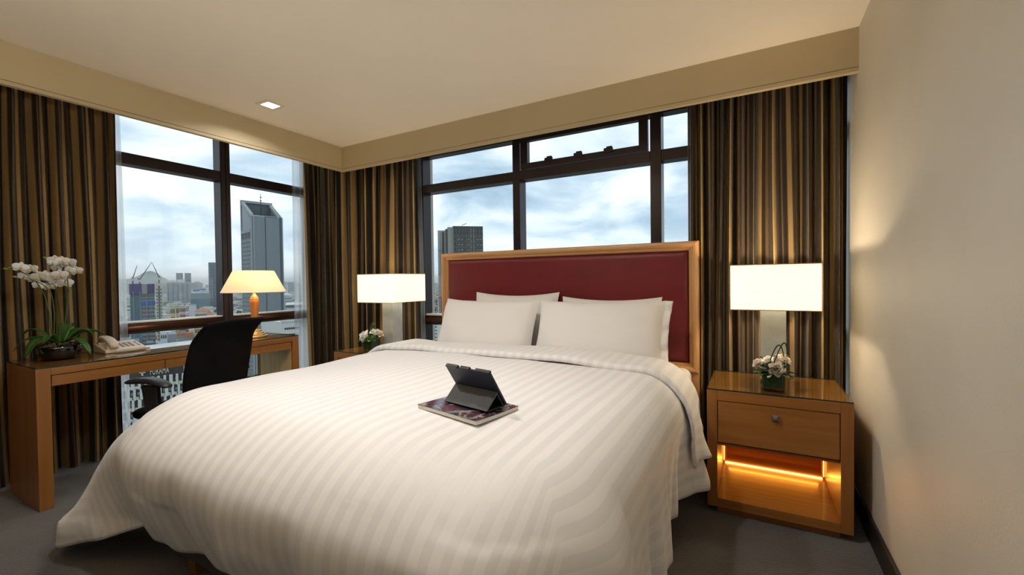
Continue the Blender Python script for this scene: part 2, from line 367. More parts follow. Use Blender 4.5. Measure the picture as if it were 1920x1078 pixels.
# drapes ------------------------------------------------------------------------
def drape(name, label, p0, p1, nrm, npl, amp, seed, zt=2.55, zb=.015, mt='drape', full=2.1, pinch=.55, top=None, bot=None, group=None, nz=44, per=14):
    rr = random.Random(seed); p0, p1, nrm = Vector((*p0, 0)), Vector((*p1, 0)), Vector((*nrm, 0)); W = (p1-p0).length
    # uneven pleats: cumulative random widths
    ws = [rr.uniform(.65, 1.4) for _ in range(npl)]; tot = sum(ws); cum = [0]
    for w in ws: cum.append(cum[-1]+w/tot)
    am = [rr.uniform(.6, 1.25) for _ in range(npl+1)]; ph = [rr.uniform(0, 6.28) for _ in range(6)]
    ta, tb = top or (0, 1); ba, bb = bot or (0, 1)
    def fn(u, v):
        k = min(int(u*npl), npl-1); f = u*npl-k
        s = cum[k]+(cum[k+1]-cum[k])*f
        h = 1-v                                          # 1 at the top
        a = am[k]*(1-f)+am[k+1]*f
        drift = .022*math.sin(ph[0]+9*s+2.2*v)+.014*math.sin(ph[1]+23*s+3.1*v)
        th = 2*PI*f + .35*math.sin(ph[2]+5*s+2.5*v)
        wav = math.sin(th) + .28*math.sin(2*th+ph[3]+1.5*v) + .22*math.sin(.5*2*PI*(k+f)+ph[4]+1.2*v)
        g = pinch+(1-pinch)*min(1, v*2.2)
        w2 = .25*math.sin(2*PI*3*f+ph[5])*max(0, 1-v*5)
        along = (ta+(tb-ta)*s)*h + (ba+(bb-ba)*s)*v
        swing = W/npl*.06*math.sin(2*th)*g
        q = min(W*max(1, tb, bb)+.002, W*along+drift*v*math.sin(PI*s)+swing)
        p = p0 + (p1-p0).normalized()*q + nrm*(amp*math.tanh(1.4*a*(wav*g+w2)))
        return (p.x, p.y, zt+(zb-zt)*v)
    o = MB().grid(fn, npl*per, nz, uvf=lambda u, v: (u*W*full+.11*seed, v*2.4)).build(name, M[mt], smooth=True)
    return tag(o, label, 'curtain', group)
drape('drape', 'brown and gold striped silk drape hanging behind the orchid and telephone', (-3.905, .42), (-3.905, 1.335), (1, 0), 9, .052, 1, bot=(0, 1.0), top=(.0, .985))
drape('drape', 'short brown striped drape between the desk lamp window and the corner', (-3.915, 2.80), (-3.915, 2.99), (1, 0), 3, .040, 2, top=(-.04, 1), bot=(.12, 1))
drape('drape', 'brown and gold striped silk drape behind the lamp beside the corner', (-3.83, 2.995), (-2.66, 2.995), (0, -1), 13, .052, 3, bot=(0, .98))
drape('drape', 'gold lit striped silk drape hanging between headboard and cream wall', (-.355, 2.995), (.462, 2.995), (0, -1), 12, .052, 4)
drape('sheer_curtain', 'white sheer strip beside the drape behind the telephone', (-3.975, .9), (-3.975, 1.395), (1, 0), 7, .012, 5, mt='sheer', top=(0, .97), bot=(0, 1.0), nz=20)
drape('sheer_curtain', 'white sheer strip beside the short corner drape', (-3.975, 2.70), (-3.975, 2.92), (1, 0), 4, .010, 6, mt='sheer', nz=20, top=(.08, 1), bot=(0, 1))
drape('sheer_curtain', 'white sheer strip glowing beside the bedside lamp near the headboard', (-2.98, 3.073), (-2.60, 3.073), (0, -1), 6, .012, 8, mt='sheer', nz=20, top=(0, .90), bot=(0, 1.0))

# ------------------------------------------------------------------ bed
BX0, BX1 = -2.241, -.283
bed = thing('bed', 'wide bed with padded red headboard in a honey wood frame', 'bed', (-1.262, 1.85, 0))
def bl(mb, *a, **k):  # world coords to bed-local
    mb.v = [(x+1.262, y-1.85, z) for x, y, z in mb.v]; return mb.build(*a, **k)
HZ0, HZ1, HY = .615, 1.425, 2.835
prof = [(0, .075), (0, .012), (.006, .003), (.016, 0), (.026, .002), (.036, .010), (.040, .018), (.048, .020), (.054, .026), (.058, .040), (.058, .075)]
def rail_piece(corner, outer_a, outer_b, inward, ext):
    mb = MB(); n = len(prof); a = []; 
    for (P0, sgn) in ((outer_a, 1), (outer_b, -1)):
        for d, h in prof:
            p = Vector(P0) + Vector(inward)*d + Vector(ext)*(d*sgn); a.append((p.x, HY+h, p.z))
    mb.v = a
    for i in range(n): j = (i+1) % n; mb.face((i, j, n+j, n+i))
    mb.face(list(range(n))[::-1]); mb.face([n+i for i in range(n)]); return mb
tl, tr_, br, bl_ = (BX0, 0, HZ1), (BX1, 0, HZ1), (BX1, 0, HZ0), (BX0, 0, HZ0)
hb = bl(MB().box(BX0+.055, BX1-.055, HY+.05, HY+.075, .05, HZ1-.05), 'headboard', M['oak_x'], bed)
def hbp(mb, nm, mt): 
    o = bl(mb, nm, M[mt], hb, smooth=False); return o
hbp(rail_piece(0, tl, tr_, (0, 0, -1), (1, 0, 0)), 'top_moulding', 'oak_x')
hbp(rail_piece(0, bl_, br, (0, 0, 1), (1, 0, 0)), 'bottom_moulding', 'oak_x')
hbp(rail_piece(0, bl_, tl, (1, 0, 0), (0, 0, 1)), 'side_moulding', 'oak_z')
hbp(rail_piece(0, br, tr_, (-1, 0, 0), (0, 0, 1)), 'side_moulding', 'oak_z')
for x0 in (BX0, BX1-.06): hbp(MB().box(x0, x0+.06, HY+.015, HY+.075, 0, HZ0+.01), 'post', 'oak_z')
def padf(u, v):
    x = BX0+.056+(BX1-BX0-.112)*u; z = HZ0+.056+(HZ1-HZ0-.112)*v
    e = min(u*1.85, (1-u)*1.85, v*.7, (1-v)*.7); k = min(1, e/.035); k = math.sqrt(max(0, 1-(1-k)**2))
    return (x, HY+.05-.026*k+.002*math.sin(x*9)*math.sin(z*7), z)
us = sorted(set([0, .002, .005, .009, .014, .02]+[.03+i*.047 for i in range(21)]+[.98, .986, .991, .995, .998, 1])); vs = sorted(set([0, .006, .014, .025, .04, .055]+[.08+i*.07 for i in range(13)]+[.945, .96, .975, .986, .994, 1]))
us = [u for u in us if u <= 1]
mb = MB(); mb.grid(lambda u, v: padf(us[round(u*(len(us)-1))], vs[round(v*(len(vs)-1))]), len(us)-1, len(vs)-1)
bl(mb, 'padded_panel', M['red'], hb, smooth=True)
bl(MB().box(-2.17, -.35, .86, 2.83, .10, .36), 'bed_base', M['pipe'], bed, bevel=.01)
for x in (-2.03, -.49):
    for y in (.93, 2.55):
        bl(MB().prism([(-.035, -.035), (.035, -.035), (.035, .035), (-.035, .035)], lambda a, b: (x+a*.75, y+b*.75, 0), lambda a, b: (x+a, y+b, .10)), 'leg', M['wood_z'], bed)
def rbox(x0, x1, y0, y1, z0, z1, r, n=5):
    """soft box as a closed superellipse-edged slab"""
    prof = [(r-r*math.cos(i/n*PI/2), r-r*math.sin(i/n*PI/2)) for i in range(n+1)]
    mb = MB(); rings = []
    lay = [(z0+a, b) for a, b in prof] + [(z1-a, b) for a, b in prof[::-1]]
    m = 8; k = 4*m
    for z, ins in lay:
        for c in range(4):
            cx, cy = ((x1-r, y1-r), (x0+r, y1-r), (x0+r, y0+r), (x1-r, y0+r))[c]
            for i in range(m):
                a = c*PI/2+i/(m-1)*PI/2; q = max(.002, r-ins)
                mb.v.append((cx+q*math.cos(a), cy+q*math.sin(a), z))
    for j in range(len(lay)-1):
        for i in range(k): i2 = (i+1) % k; mb.face((j*k+i, j*k+i2, (j+1)*k+i2, (j+1)*k+i))
    mb.face(list(range(k))[::-1]); mb.face([(len(lay)-1)*k+i for i in range(k)]); return mb
mt = rbox(-2.205, -.318, .98, 2.825, .36, .655, .05).build('mattress', M['linen'], smooth=True)
tag(mt, 'thick mattress in a plain white sheet on the bed base', 'mattress')

# duvet: a cloth laid over the mattress and hanging down three sides
DXC, DHW, DYF, DZT, DYH = -1.295, 1.085, .715, .735, 2.40
def sprof(t, half, r):
    fl = half-r
    if t <= fl: return t, 0
    if t <= fl+r*PI/2: th = (t-fl)/r; return fl+r*math.sin(th), r*(1-math.cos(th))
    return half, r+(t-fl-r*PI/2)
AL = -(DHW-.26+.26*PI/2+.40); AR = DHW-.062-.20+.20*PI/2+.34
BF = (DYH-DYF)-.26+.26*PI/2+.235
def arcdrop(t, r):
    if t <= 0: return t, 0
    if t <= r*PI/2: th = t/r; return r*math.sin(th), r*(1-math.cos(th))
    return r, r+t-r*PI/2
def duvet_pt(a, b, off=0.0):
    s = 1 if a > 0 else -1
    r = (.26 if s < 0 else .20)+off; half = DHW+off-(.062 if s > 0 else 0); rf = .26+off
    fx, fy = half-r, (DYH-DYF)+off-rf; RC = .10; cx, cy = fx-RC, fy-RC; A = abs(a); corner = A > cx and b > cy
    amax = -AL if s < 0 else AR
    if corner:
        th = math.atan2(b-cy, A-cx); dist = math.hypot(A-cx, b-cy)
        edge = min((amax-cx)/max(1e-6, math.cos(th)), (BF-cy)/max(1e-6, math.sin(th)))
        k = th/(PI/2); k = k*k*(3-2*k); want = RC+(amax-fx)*(1-k)+(BF-fy)*k+(.10 if s < 0 else .02)*math.exp(-((th-.40)/.28)**2)
        if dist > RC: dist = RC+(dist-RC)*(want-RC)/(edge-RC)
        p, drop = arcdrop(dist-RC, r*(1-k)+rf*k)
        w = math.exp(-((th-.42)/.36)**2)
        rad = RC+p+(.92 if s < 0 else .25)*w*max(0, min(drop, .58)-.05)
        px, py = cx+rad*math.cos(th), cy+rad*math.sin(th); wx, wy = math.cos(th)**2, math.sin(th)**2
    else:
        p, dx = arcdrop(A-fx, r); q, dy = arcdrop(b-fy, rf); px, py, drop = fx+p, fy+q, max(dx, dy)
        wx, wy = (1, 0) if A > fx else ((0, 1) if b > fy else (0, 0))
    x = DXC+s*px; y = DYH-py
    # crown of the filling and soft hollows
    ccx = (x-DXC)/DHW; cyy = (y-1.5)/1.0
    z = DZT+off+.022*(1-min(1, ccx*ccx))-.012*cyy*cyy*(cyy < 0)-drop
    nz = noise.noise(Vector((x*1.7, y*1.7, 3.1)))*.014+noise.noise(Vector((x*4.1+7, y*3.2, 1.7)))*.006
    z += nz*(1 if drop < .1 else .4)
    hang = max(0, min(1, (drop-.16)/.35))
    if wx:                                        # side folds growing towards the hem
        fo = (.022*math.sin(y*17+1.1*s+1.5*noise.noise(Vector((y*2, 5, s))))+.012*math.sin(y*39+2))*hang
        ex_ = fo+(.035*math.sin(PI*min(1, drop/.55))+.02*hang if s < 0 else .01*hang)
        if s > 0: ex_ += .06*hang*math.exp(-((y-2.25)/.12)**2) - .045*hang*math.exp(-((y-1.90)/.16)**2)
        x += s*ex_*wx; y -= .012*math.sin(y*23)*hang*wx
    if wy:
        fo = (.020*math.sin(x*13+.7+1.5*noise.noise(Vector((x*2, 9, 2))))+.010*math.sin(x*31))*hang
        y -= (fo+.05*math.sin(PI*min(1, drop/.5))-.05*hang)*wy
    if corner:                                    # pulled creases on the hanging corner
        cr = .018*math.sin(th*19+3*drop)*hang*w; x += s*cr*.5; y -= cr*.8
    if drop > .3:
        w_ = noise.noise(Vector((x*6, y*6, z*6)))*.010; x += w_*s; y += w_
    if y > 2.30:                                   # held back by the bedside tables
        k = min(1, (y-2.30)/.07); x = x*(1-k)+max(-2.375, min(-.228, x))*k
    return Vector((x, y, max(z, .045+.02*abs(noise.noise(Vector((x*5, y*5, 0)))))))
def dgrid(a0, a1, b0, b1, nu, nv, off, edge=None):
    def fn(u, v):
        a = a0+(a1-a0)*u; b = b0+(b1-b0)*v
        p = duvet_pt(a, b, off)
        if edge: p = edge(p, u, v, a, b)
        return p
    return MB().grid(fn, nu, nv, uvf=lambda u, v: (a0+(a1-a0)*u+5, b0+(b1-b0)*v))
mb = dgrid(AL, AR, 0, BF, 190, 150, 0)
dv = mb.build('duvet', M['duvet'], smooth=True)
md = dv.modifiers.new('thick', 'SOLIDIFY'); md.thickness = .022; md.offset = 1
tag(dv, 'white satin striped duvet draped over the whole bed to the carpet', 'duvet')
def cuff_edge(p, u, v, a, b):
    e = min(v, 1-v)*.33; k = min(1, e/.03)
    p.z -= (.030*(1-math.sqrt(max(0, 1-(1-k)**2))))
    p.z += .006*math.sin(a*5)+.004*math.sin(a*13+b*9); return p
mb = dgrid(AL+.12, AR-.10, -.03, .285, 170, 26, .034, cuff_edge)
cf = mb.build('folded_cuff', M['duvet'], dv, smooth=True); md = cf.modifiers.new('thick', 'SOLIDIFY'); md.thickness = .014; md.offset = 1

def pillow(label, c, w, h, t, lean, rz=0, flange=0, seed=1, group=None):
    th = thing('pillow', label, 'pillow', c, rz, group)
    def mk(sgn):
        def fn(u, v):
            a, b = u*2-1, v*2-1
            e = (max(0, 1-abs(a)**2.6)*max(0, 1-abs(b)**2.6))**.5
            # pinched corners pull the sides in between them
            x = a*w/2*(1-.045*(1-b*b)*abs(a)**3); y = b*h/2*(1-.12*(1-a*a)*abs(b)**3)
            z = sgn*t/2*e**.85+.010*noise.noise(Vector((a*2.3+seed, b*2.3, sgn)))*e
            z += .004*math.sin(9*a+5*b+seed)*(1-e)*e*3
            ca, sa = math.cos(lean), math.sin(lean)
            return (x, y*ca-z*sa, y*sa+z*ca+h/2*sa)
        return fn
    mb = MB().grid(mk(1), 30, 22); k = len(mb.v); mb2 = MB().grid(mk(-1), 30, 22)
    mb.v += mb2.v
    for f in mb2.f: mb.face([k+i for i in f][::-1])
    mb.build('cushion', M['linen'], th, smooth=True)
    if flange:
        def ff(u, v):
            b = v*2-1; x = w/2*(.955+.045*b*b)-.012+flange*u; y = b*h/2*(1-.02*u)
            z = .012*math.sin(b*11+seed)*u+.006*math.sin(b*23)*u
            ca, sa = math.cos(lean), math.sin(lean); return (x, y*ca-z*sa, y*sa+z*ca+h/2*sa)
        f = MB().grid(ff, 4, 26).build('pillowcase_flange', M['linen'], th, smooth=True); s = f.modifiers.new('thick', 'SOLIDIFY'); s.thickness = .006
    return th
ln = math.radians(68)
pillow('white pillow leaning at the back, nearer the bedside lamp in the corner', (-1.535, 2.772, .655), .70, .47, .13, math.radians(76), 0, seed=3)
pillow('white pillow leaning at the back, nearer the striped gold drape', (-.825, 2.772, .655), .67, .44, .13, math.radians(76), 0, seed=5)
pillow('plump white pillow leaning in front, nearer the bedside lamp in the corner', (-1.635, 2.556, .66), .79, .44, .205, ln, -.02, seed=7)
pillow('plump white pillow with a loose flange leaning in front, nearer the striped gold drape', (-.835, 2.556, .66), .80, .44, .205, ln, .02, flange=.05, seed=9)

# magazine and tablet on the duvet
ZM = .7695
A, B_, C_ = pix(783, 757, 'z', ZM), pix(893, 788, 'z', ZM), pix(968, 767, 'z', ZM)
ex = (B_-A).normalized(); ey = Vector((-ex.y, ex.x, 0)); mlen = (B_-A).length; mwid = .205
mrot = math.atan2(ex.y, ex.x)
mg = thing('magazine', 'glossy magazine with a dark red and green cover under the tablet', 'magazine', (A.x, A.y, ZM-.016), mrot)
sag = lambda u, v: .0012*math.sin(u*5)+.0012*(2*v-1)**2
def slab(z0, z1, in_, mt_, nm, par):
    top = lambda u, v: (in_+(mlen-2*in_)*u, in_+(mwid-2*in_)*v, z1+sag(u, v)); bot = lambda u, v: (in_+(mlen-2*in_)*u, in_+(mwid-2*in_)*v, z0+sag(u, v)*.8)
    mb = MB().grid(top, 16, 10, uvf=lambda u, v: (u, v)); k = len(mb.v); m2 = MB().grid(bot, 16, 10); mb.v += m2.v
    for f in m2.f: mb.face([k+i for i in f][::-1], [(0, 0)]*4)
    for i in range(16): mb.face((k+i, k+i+1, i+1, i), [(0, 0)]*4); q = 10*17+i; mb.face((q, q+1, k+q+1, k+q), [(0, 0)]*4)
    for j in range(10): a, b = j*17, (j+1)*17; mb.face((a, b, k+b, k+a), [(0, 0)]*4); mb.face((k+a+16, k+b+16, b+16, a+16), [(0, 0)]*4)
    return mb.build(nm, mt_, par, smooth=False)
slab(0, .012, .001, M['paper'], 'pages', mg)
mc = mat('magazine_cover', (.05, .05, .06), .12); t, p = pn(mc); uv = N(t, 'ShaderNodeUVMap'); mp = N(t, 'ShaderNodeMapping'); mp.inputs['Scale'].default_value = (3.2, 2.2, 1); t.links.new(uv.outputs[0], mp.inputs[0])
vo = N(t, 'ShaderNodeTexNoise'); vo.inputs['Scale'].default_value = 1.6; vo.inputs['Detail'].default_value = 2; vo.inputs['Distortion'].default_value = 1.6; t.links.new(mp.outputs[0], vo.inputs['Vector'])
rp = ramp(t, [(0, (.02, .02, .03)), (.42, (.03, .03, .05)), (.47, (.16, .02, .04)), (.52, (.10, .02, .03)), (.55, (.22, .27, .24)), (.62, (.30, .34, .31)), (.64, (.03, .03, .05)), (1, (.02, .02, .04))]); rp.color_ramp.interpolation = 'EASE'
t.links.new(vo.outputs['Fac'], rp.inputs[0]); t.links.new(rp.outputs[0], p.inputs['Base Color'])
slab(.012, .0135, .0, mc, 'cover', mg)
zt = ZM-.016+.0172
tb = thing('tablet', 'tablet in a dark folding case standing on the magazine', 'tablet', (A.x, A.y, zt), mrot)
def loc2(u, v, z): q = pix(u, v, 'z', z)-A; return q.dot(ex), q.dot(ey)
f0, f1 = loc2(841, 749, zt+.002), loc2(915, 776, zt+.002)        # lower edge of the folded flap
x0, x1 = f0[0], f0[0]+.218; yf = (f0[1]+f1[1])/2-.005
yb = yf+.092; ang = math.radians(57)
dirv = Vector((0, -math.cos(ang), math.sin(ang)))               # the plate rises towards the viewer's side
nrm = Vector((0, math.sin(ang), math.cos(ang)))
pc = Vector(((x0+x1)/2, yb, .006)) + dirv*.073
MB().obox(pc, Vector((1, 0, 0)), dirv, nrm, .109, .073, .0045).build('case_back', M['tablet'], tb, bevel=.004)
MB().obox(pc+nrm*.0052, Vector((1, 0, 0)), dirv, nrm, .103, .067, .0012).build('screen', M['screen'], tb)
for cx, hw in ((-.075, .030), (-.010, .023), (.066, .026), (.100, .008)):
    MB().obox(pc+dirv*.0735+Vector((cx, 0, 0)), Vector((1, 0, 0)), dirv, nrm, hw, .004, .0065).build('case_clip', M['blackpl'], tb, bevel=.0015)
tip = Vector((0, yb, .006))+dirv*.062                             # where the flap meets the plate
def flapq(p0, p1, nm, mt_):
    d = (p1-p0); n = Vector((0, -d.z, d.y)).normalized()*.0022
    MB().hexa([(x0+.006, *(p0-n)[1:]), (x1-.006, *(p0-n)[1:]), (x1-.006, *(p0+n)[1:]), (x0+.006, *(p0+n)[1:]), (x0+.006, *(p1-n)[1:]), (x1-.006, *(p1-n)[1:]), (x1-.006, *(p1+n)[1:]), (x0+.006, *(p1+n)[1:])]).build(nm, M[mt_], tb)
foot = Vector((0, yf, .003))
flapq(foot, tip-nrm*.006, 'flap_panel', 'flap'); flapq(foot, Vector((0, yb-.004, .003)), 'flap_base', 'tablet')
ab = tip-nrm*.010; flapq(Vector((0, yb-.012, .006)), ab, 'flap_panel', 'tablet')

# ------------------------------------------------------------------ bedside tables
def point(name, loc, watts, col, parent, rad=.04):
    l = bpy.data.lights.new(name, 'POINT'); l.energy = watts; l.color = col; l.shadow_soft_size = rad
    o = bpy.data.objects.new(name, l); COL.objects.link(o); o.location = loc; o.parent = parent; return o
def nightstand(label, x0, x1, yf, yb):
    W, D = x1-x0, yb-yf
    t = thing('nightstand', label, 'nightstand', ((x0+x1)/2, yf, 0)); w = W/2; H0, H1 = .035, .628; T = .048
    P = lambda nm, mt_, *b, bev=.002: MB().box(*b).build(nm, M[mt_], t, bevel=bev)
    P('side_panel', 'wood_z', -w, -w+T, 0, D, H0, H1); P('side_panel', 'wood_z', w-T, w, 0, D, H0, H1)
    P('top_panel', 'wood_x', -w+T, w-T, 0, D, H1-.05, H1); P('bottom_panel', 'wood_x', -w+T, w-T, 0, D, H0, H0+.045)
    P('back_panel', 'wood_x', -w+T+.012, w-T-.012, D-.022, D-.014, H0+.052, H1-.05)
    P('rear_board', 'wood_x', -w+T, w-T, D-.010, D, H0+.045, H1-.05)
    P('inner_shelf', 'wood_x', -w+T, w-T, .02, D-.03, .345, .357)
    P('plinth', 'wood_x', -w+.045, w-.045, .03, D-.03, 0, H0, bev=0)
    dr = P('drawer', 'wood_x', -w+T+.003, w-T-.003, .003, .023, .366, H1-.053)
    kz = .523; k = .017
    MB().box(-.008, .008, -.010, .004, kz-.008, kz+.008).hexa([(-k, -.010, kz-k), (k, -.010, kz-k), (k, -.010, kz+k), (-k, -.010, kz+k), (-.002, -.026, kz-.002), (.002, -.026, kz-.002), (.002, -.026, kz+.002), (-.002, -.026, kz+.002)]).build('knob', M['pewter'], dr)
    gt = MB(); gt.box(-w+.001, w-.001, -.001, D-.002, H1+.0008, H1+.0078, side_mi=1); gt.build('glass_top', [M['glasstop'], M['glassedge']], t)
    P('light_strip', 'led', -w+T+.012, w-T-.012, D-.030, D-.024, H0+.046, H0+.054, bev=0)
    l = bpy.data.lights.new('niche_glow', 'AREA'); l.shape = 'RECTANGLE'; l.size = W-.16; l.size_y = .012; l.energy = .6; l.color = (1, .36, .035); lo = bpy.data.objects.new('niche_glow', l); COL.objects.link(lo); lo.parent = t; lo.location = (0, D-.034, H0+.075); lo.rotation_euler = (math.radians(-115), 0, 0)
    for s in (-1, 1):
        a = s*(w-T-.004); P('light_strip', 'led', min(a, a-s*.003), max(a, a-s*.003), D-.024, D-.019, H0+.06, .345, bev=0)
    return t
NZ = .6360
nightstand('honey wood nightstand with a lit amber niche beside the cream wall', -.2031, .3969, 2.4081, 2.9179)
nightstand('honey wood nightstand beside the corner drapes, mostly hidden by the bed', -3.03, -2.40, 2.4081, 2.9179)

def table_lamp(label, cx, cy, power):
    t = thing('table_lamp', label, 'lamp', (cx, cy, NZ))
    b = .0575; h0, h1 = .398, .625; w = .192
    MB().box(-b-.004, b+.004, -b-.004, b+.004, 0, .045).build('crystal_foot', M['crystal'], t, bevel=.003)
    MB().box(-b, b, -b, b, .046, .40).build('column', M['silver'], t, bevel=.002)
    sh = MB()
    for x0, x1, y0, y1 in ((-w, w, -w, -w+.003), (-w, w, w-.003, w), (-w, -w+.003, -w+.003, w-.003), (w-.003, w, -w+.003, w-.003)): sh.box(x0, x1, y0, y1, h0, h1)
    s = sh.build('shade', M['shade'], t)
    for z in (h0, h1):
        MB().tube([(-w, -w, z), (w, -w, z), (w, w, z), (-w, w, z), (-w, -w, z)], .0022, 6).build('edge_binding', M['brass'], s)
    MB().tube([(0, 0, .40), (0, 0, .50)], .012, 10).tube([(-w, 0, h1-.012), (w, 0, h1-.012)], .002, 6).tube([(0, -w, h1-.012), (0, w, h1-.012)], .002, 6).build('spider', M['brass'], t, smooth=True)
    MB().lathe([(.002, .50), (.014, .50), (.016, .52), (.03, .55), (.028, .575), (.012, .595), (.002, .598)], 14).build('bulb', emis('warm_bulb', (1, .78, .5), 8), t, smooth=True)
    point('lamp_light', (0, 0, .555), power, (1, .78, .52), t, .035)
    return t
table_lamp('silver slab lamp with lit box shade on the nightstand by the cream wall', .0965, 2.675, 52)
table_lamp('silver slab lamp with lit box shade before the corner drapes', -2.62, 2.667, 21)

# flowers -----------------------------------------------------------------------
def petal(mb, c, d, upv, L, W, curl=.4, cup=.3, n=5):
    """petal from c along d; upv is its face normal"""
    c, d, n_ = Vector(c), Vector(d).normalized(), Vector(upv).normalized(); s = d.cross(n_).normalized(); n_ = s.cross(d)
    def fn(u, v):
        w = W/2*math.sin(PI*min(1, .12+.80*v))**.8*(1 if v < .97 else .6); a = (u*2-1)
        p = c + d*(L*v) + s*(w*a) + n_*(L*curl*v*v*.5+cup*W*a*a*.5*math.sin(PI*v)); return tuple(p)
    mb.grid(fn, 4, n)
def rose(parent, c, axis, r, mt_, core=None, seed=0):
    rr = random.Random(seed); ax = Vector(axis).normalized(); a = ax.orthogonal().normalized(); b = ax.cross(a); mb = MB()
    for ring, (n, tilt, L) in enumerate(((3, .30, 1.2), (4, .62, 1.35), (5, .98, 1.3))):
        for i in range(n):
            th = 2*PI*(i+ring*.4)/n+rr.uniform(-.2, .2); o = a*math.cos(th)+b*math.sin(th)
            d = ax*math.cos(tilt)+o*math.sin(tilt); petal(mb, Vector(c)+o*(r*.08*ring), d, ax*math.sin(tilt)-o*math.cos(tilt), r*L, r*1.25, curl=-.25 if ring == 2 else .25, cup=.55)
    f = mb.build('flower', M[mt_], parent, smooth=True); s = f.modifiers.new('thick', 'SOLIDIFY'); s.thickness = .0008
    if core:
        m2 = MB().lathe([(.001, 0), (r*.25, r*.2), (r*.3, r*.5), (r*.1, r*.75), (.001, r*.78)], 8); m2.v = [tuple(Vector(c)+a*x+b*y+ax*z) for x, y, z in m2.v]
        m2.build('centre', M[core], f, smooth=True)
def leafp(parent, c, d, upv, L, W, mt_, curl=-.3, name='leaf'):
    mb = MB(); petal(mb, c, d, upv, L, W, curl, .25, 7); o = mb.build(name, M[mt_], parent, smooth=True); s = o.modifiers.new('thick', 'SOLIDIFY'); s.thickness = .001; return o
def arc(p0, p1, h, n=14, lean=(0, 0, 0)):
    p0, p1, lean = Vector(p0), Vector(p1), Vector(lean); return [p0.lerp(p1, i/n)+(Vector((0, 0, h))+lean)*math.sin(PI*i/n)**.8 for i in range(n+1)]
def cube_vase(label, loc, a, rz, roses, leaves, loops, bright):
    t = thing('flower_vase', label, 'flower vase', loc, rz); h = a*1.0; w = a/2; g = .006
    gl = MB().box(-w, w, -w, w, 0, .012)
    for b in ((-w, w, -w, -w+g), (-w, w, w-g, w), (-w, -w+g, -w+g, w-g), (w-g, w, -w+g, w-g)): gl.box(*b, .012, h)
    gl.build('glass_cube', M['vase'], t)
    q = w-g-.002
    lw = MB().box(-q, q, -q, q, .016, h*.93).build('leaf_lining', M['leafdk'], t, bevel=.004)
    vein = MB()
    for s in (-1, 1):
        for k in (-1, 0, 1): vein.tube([(0, s*(q+.0005), .02), (k*q*.35, s*(q+.0005), h*.4), (k*q*.8, s*(q+.0005), h*.62)], .0009, 4); vein.tube([(s*(q+.0005), 0, .02), (s*(q+.0005), k*q*.35, h*.4), (s*(q+.0005), k*q*.8, h*.62)], .0009, 4)
    vein.build('leaf_vein', M['stem'], lw)
    for i, (c, ax, r, mt_, core) in enumerate(roses): rose(t, c, ax, r, mt_, core, i)
    for (c, d, L, W, k) in leaves: leafp(t, c, d, (0, 0, 1), L, W, k)
    for i, pts in enumerate(loops):
        MB().tube(pts, [.0036-.0016*abs(j/(len(pts)-1)*2-1) for j in range(len(pts))], 6).build('grass_loop', M['stem' if bright else 'leafdk'], t, smooth=True)
    return t
lv = []
rr = random.Random(4)
for i in range(15):
    a = i/15*2*PI+rr.uniform(-.15, .15); lv.append(((.028*math.cos(a), .028*math.sin(a), .093), (math.cos(a), math.sin(a), rr.uniform(-.35, .55)), rr.uniform(.055, .085), rr.uniform(.026, .038), 'leafdk' if i % 3 else 'leaf'))
lv = lv+[((c[0]*.7, c[1]*.7-.01, c[2]+.012), (d[0], d[1], abs(d[2])+.35), L_*.8, W_, 'leafdk') for c, d, L_, W_, k_ in lv[::2]]
lv = [(c, (d[0], min(d[1], .15), d[2]), L_, W_, k_) for c, d, L_, W_, k_ in lv]
cube_vase('glass cube vase of cream and pink orchids with grass loops before the wall-side lamp', (.088, 2.515, NZ), .100, .0,
          [((.015, -.03, .108), (.15, -.9, .25), .030, 'petalc', 'petalp'), ((-.055, -.01, .122), (-.7, -.5, .5), .024, 'petalc', None), ((-.015, .01, .135), (-.3, -.3, .9), .023, 'petal', None), ((.042, .02, .140), (.5, -.3, .85), .030, 'petalc', None)], lv,
          [arc((-.02, -.01, .10), (.055, .0, .10), .125, lean=(.012, 0, 0)), arc((.0, .005, .10), (.062, .01, .10), .135, lean=(.022, .01, 0))], False)
lv2 = []
for i in range(13):
    a = i/13*2*PI+rr.uniform(-.15, .15); lv2.append(((.03*math.cos(a), .03*math.sin(a), .098), (math.cos(a), math.sin(a), rr.uniform(-.1, .5)), rr.uniform(.055, .08), rr.uniform(.028, .04), 'leaflt' if i % 2 else 'leaf'))
cube_vase('glass cube vase of white roses and bright leaves by the corner lamp', (-2.725, 2.53, NZ), .105, .05,
          [((-.02, -.035, .118), (-.2, -.8, .5), .040, 'petal', None), ((-.05, .0, .115), (-.8, -.3, .5), .034, 'petal', None), ((.03, .01, .135), (.3, -.2, .9), .036, 'petal', None), ((.05, .03, .130), (.6, -.2, .7), .032, 'petalc', None)], lv2,
          [arc((.0, -.02, .10), (.04, .02, .10), .125), arc((.008, -.016, .10), (.045, .022, .10), .120, lean=(.004, 0, 0)), arc((-.006, -.02, .10), (.035, .02, .10), .118)], True)

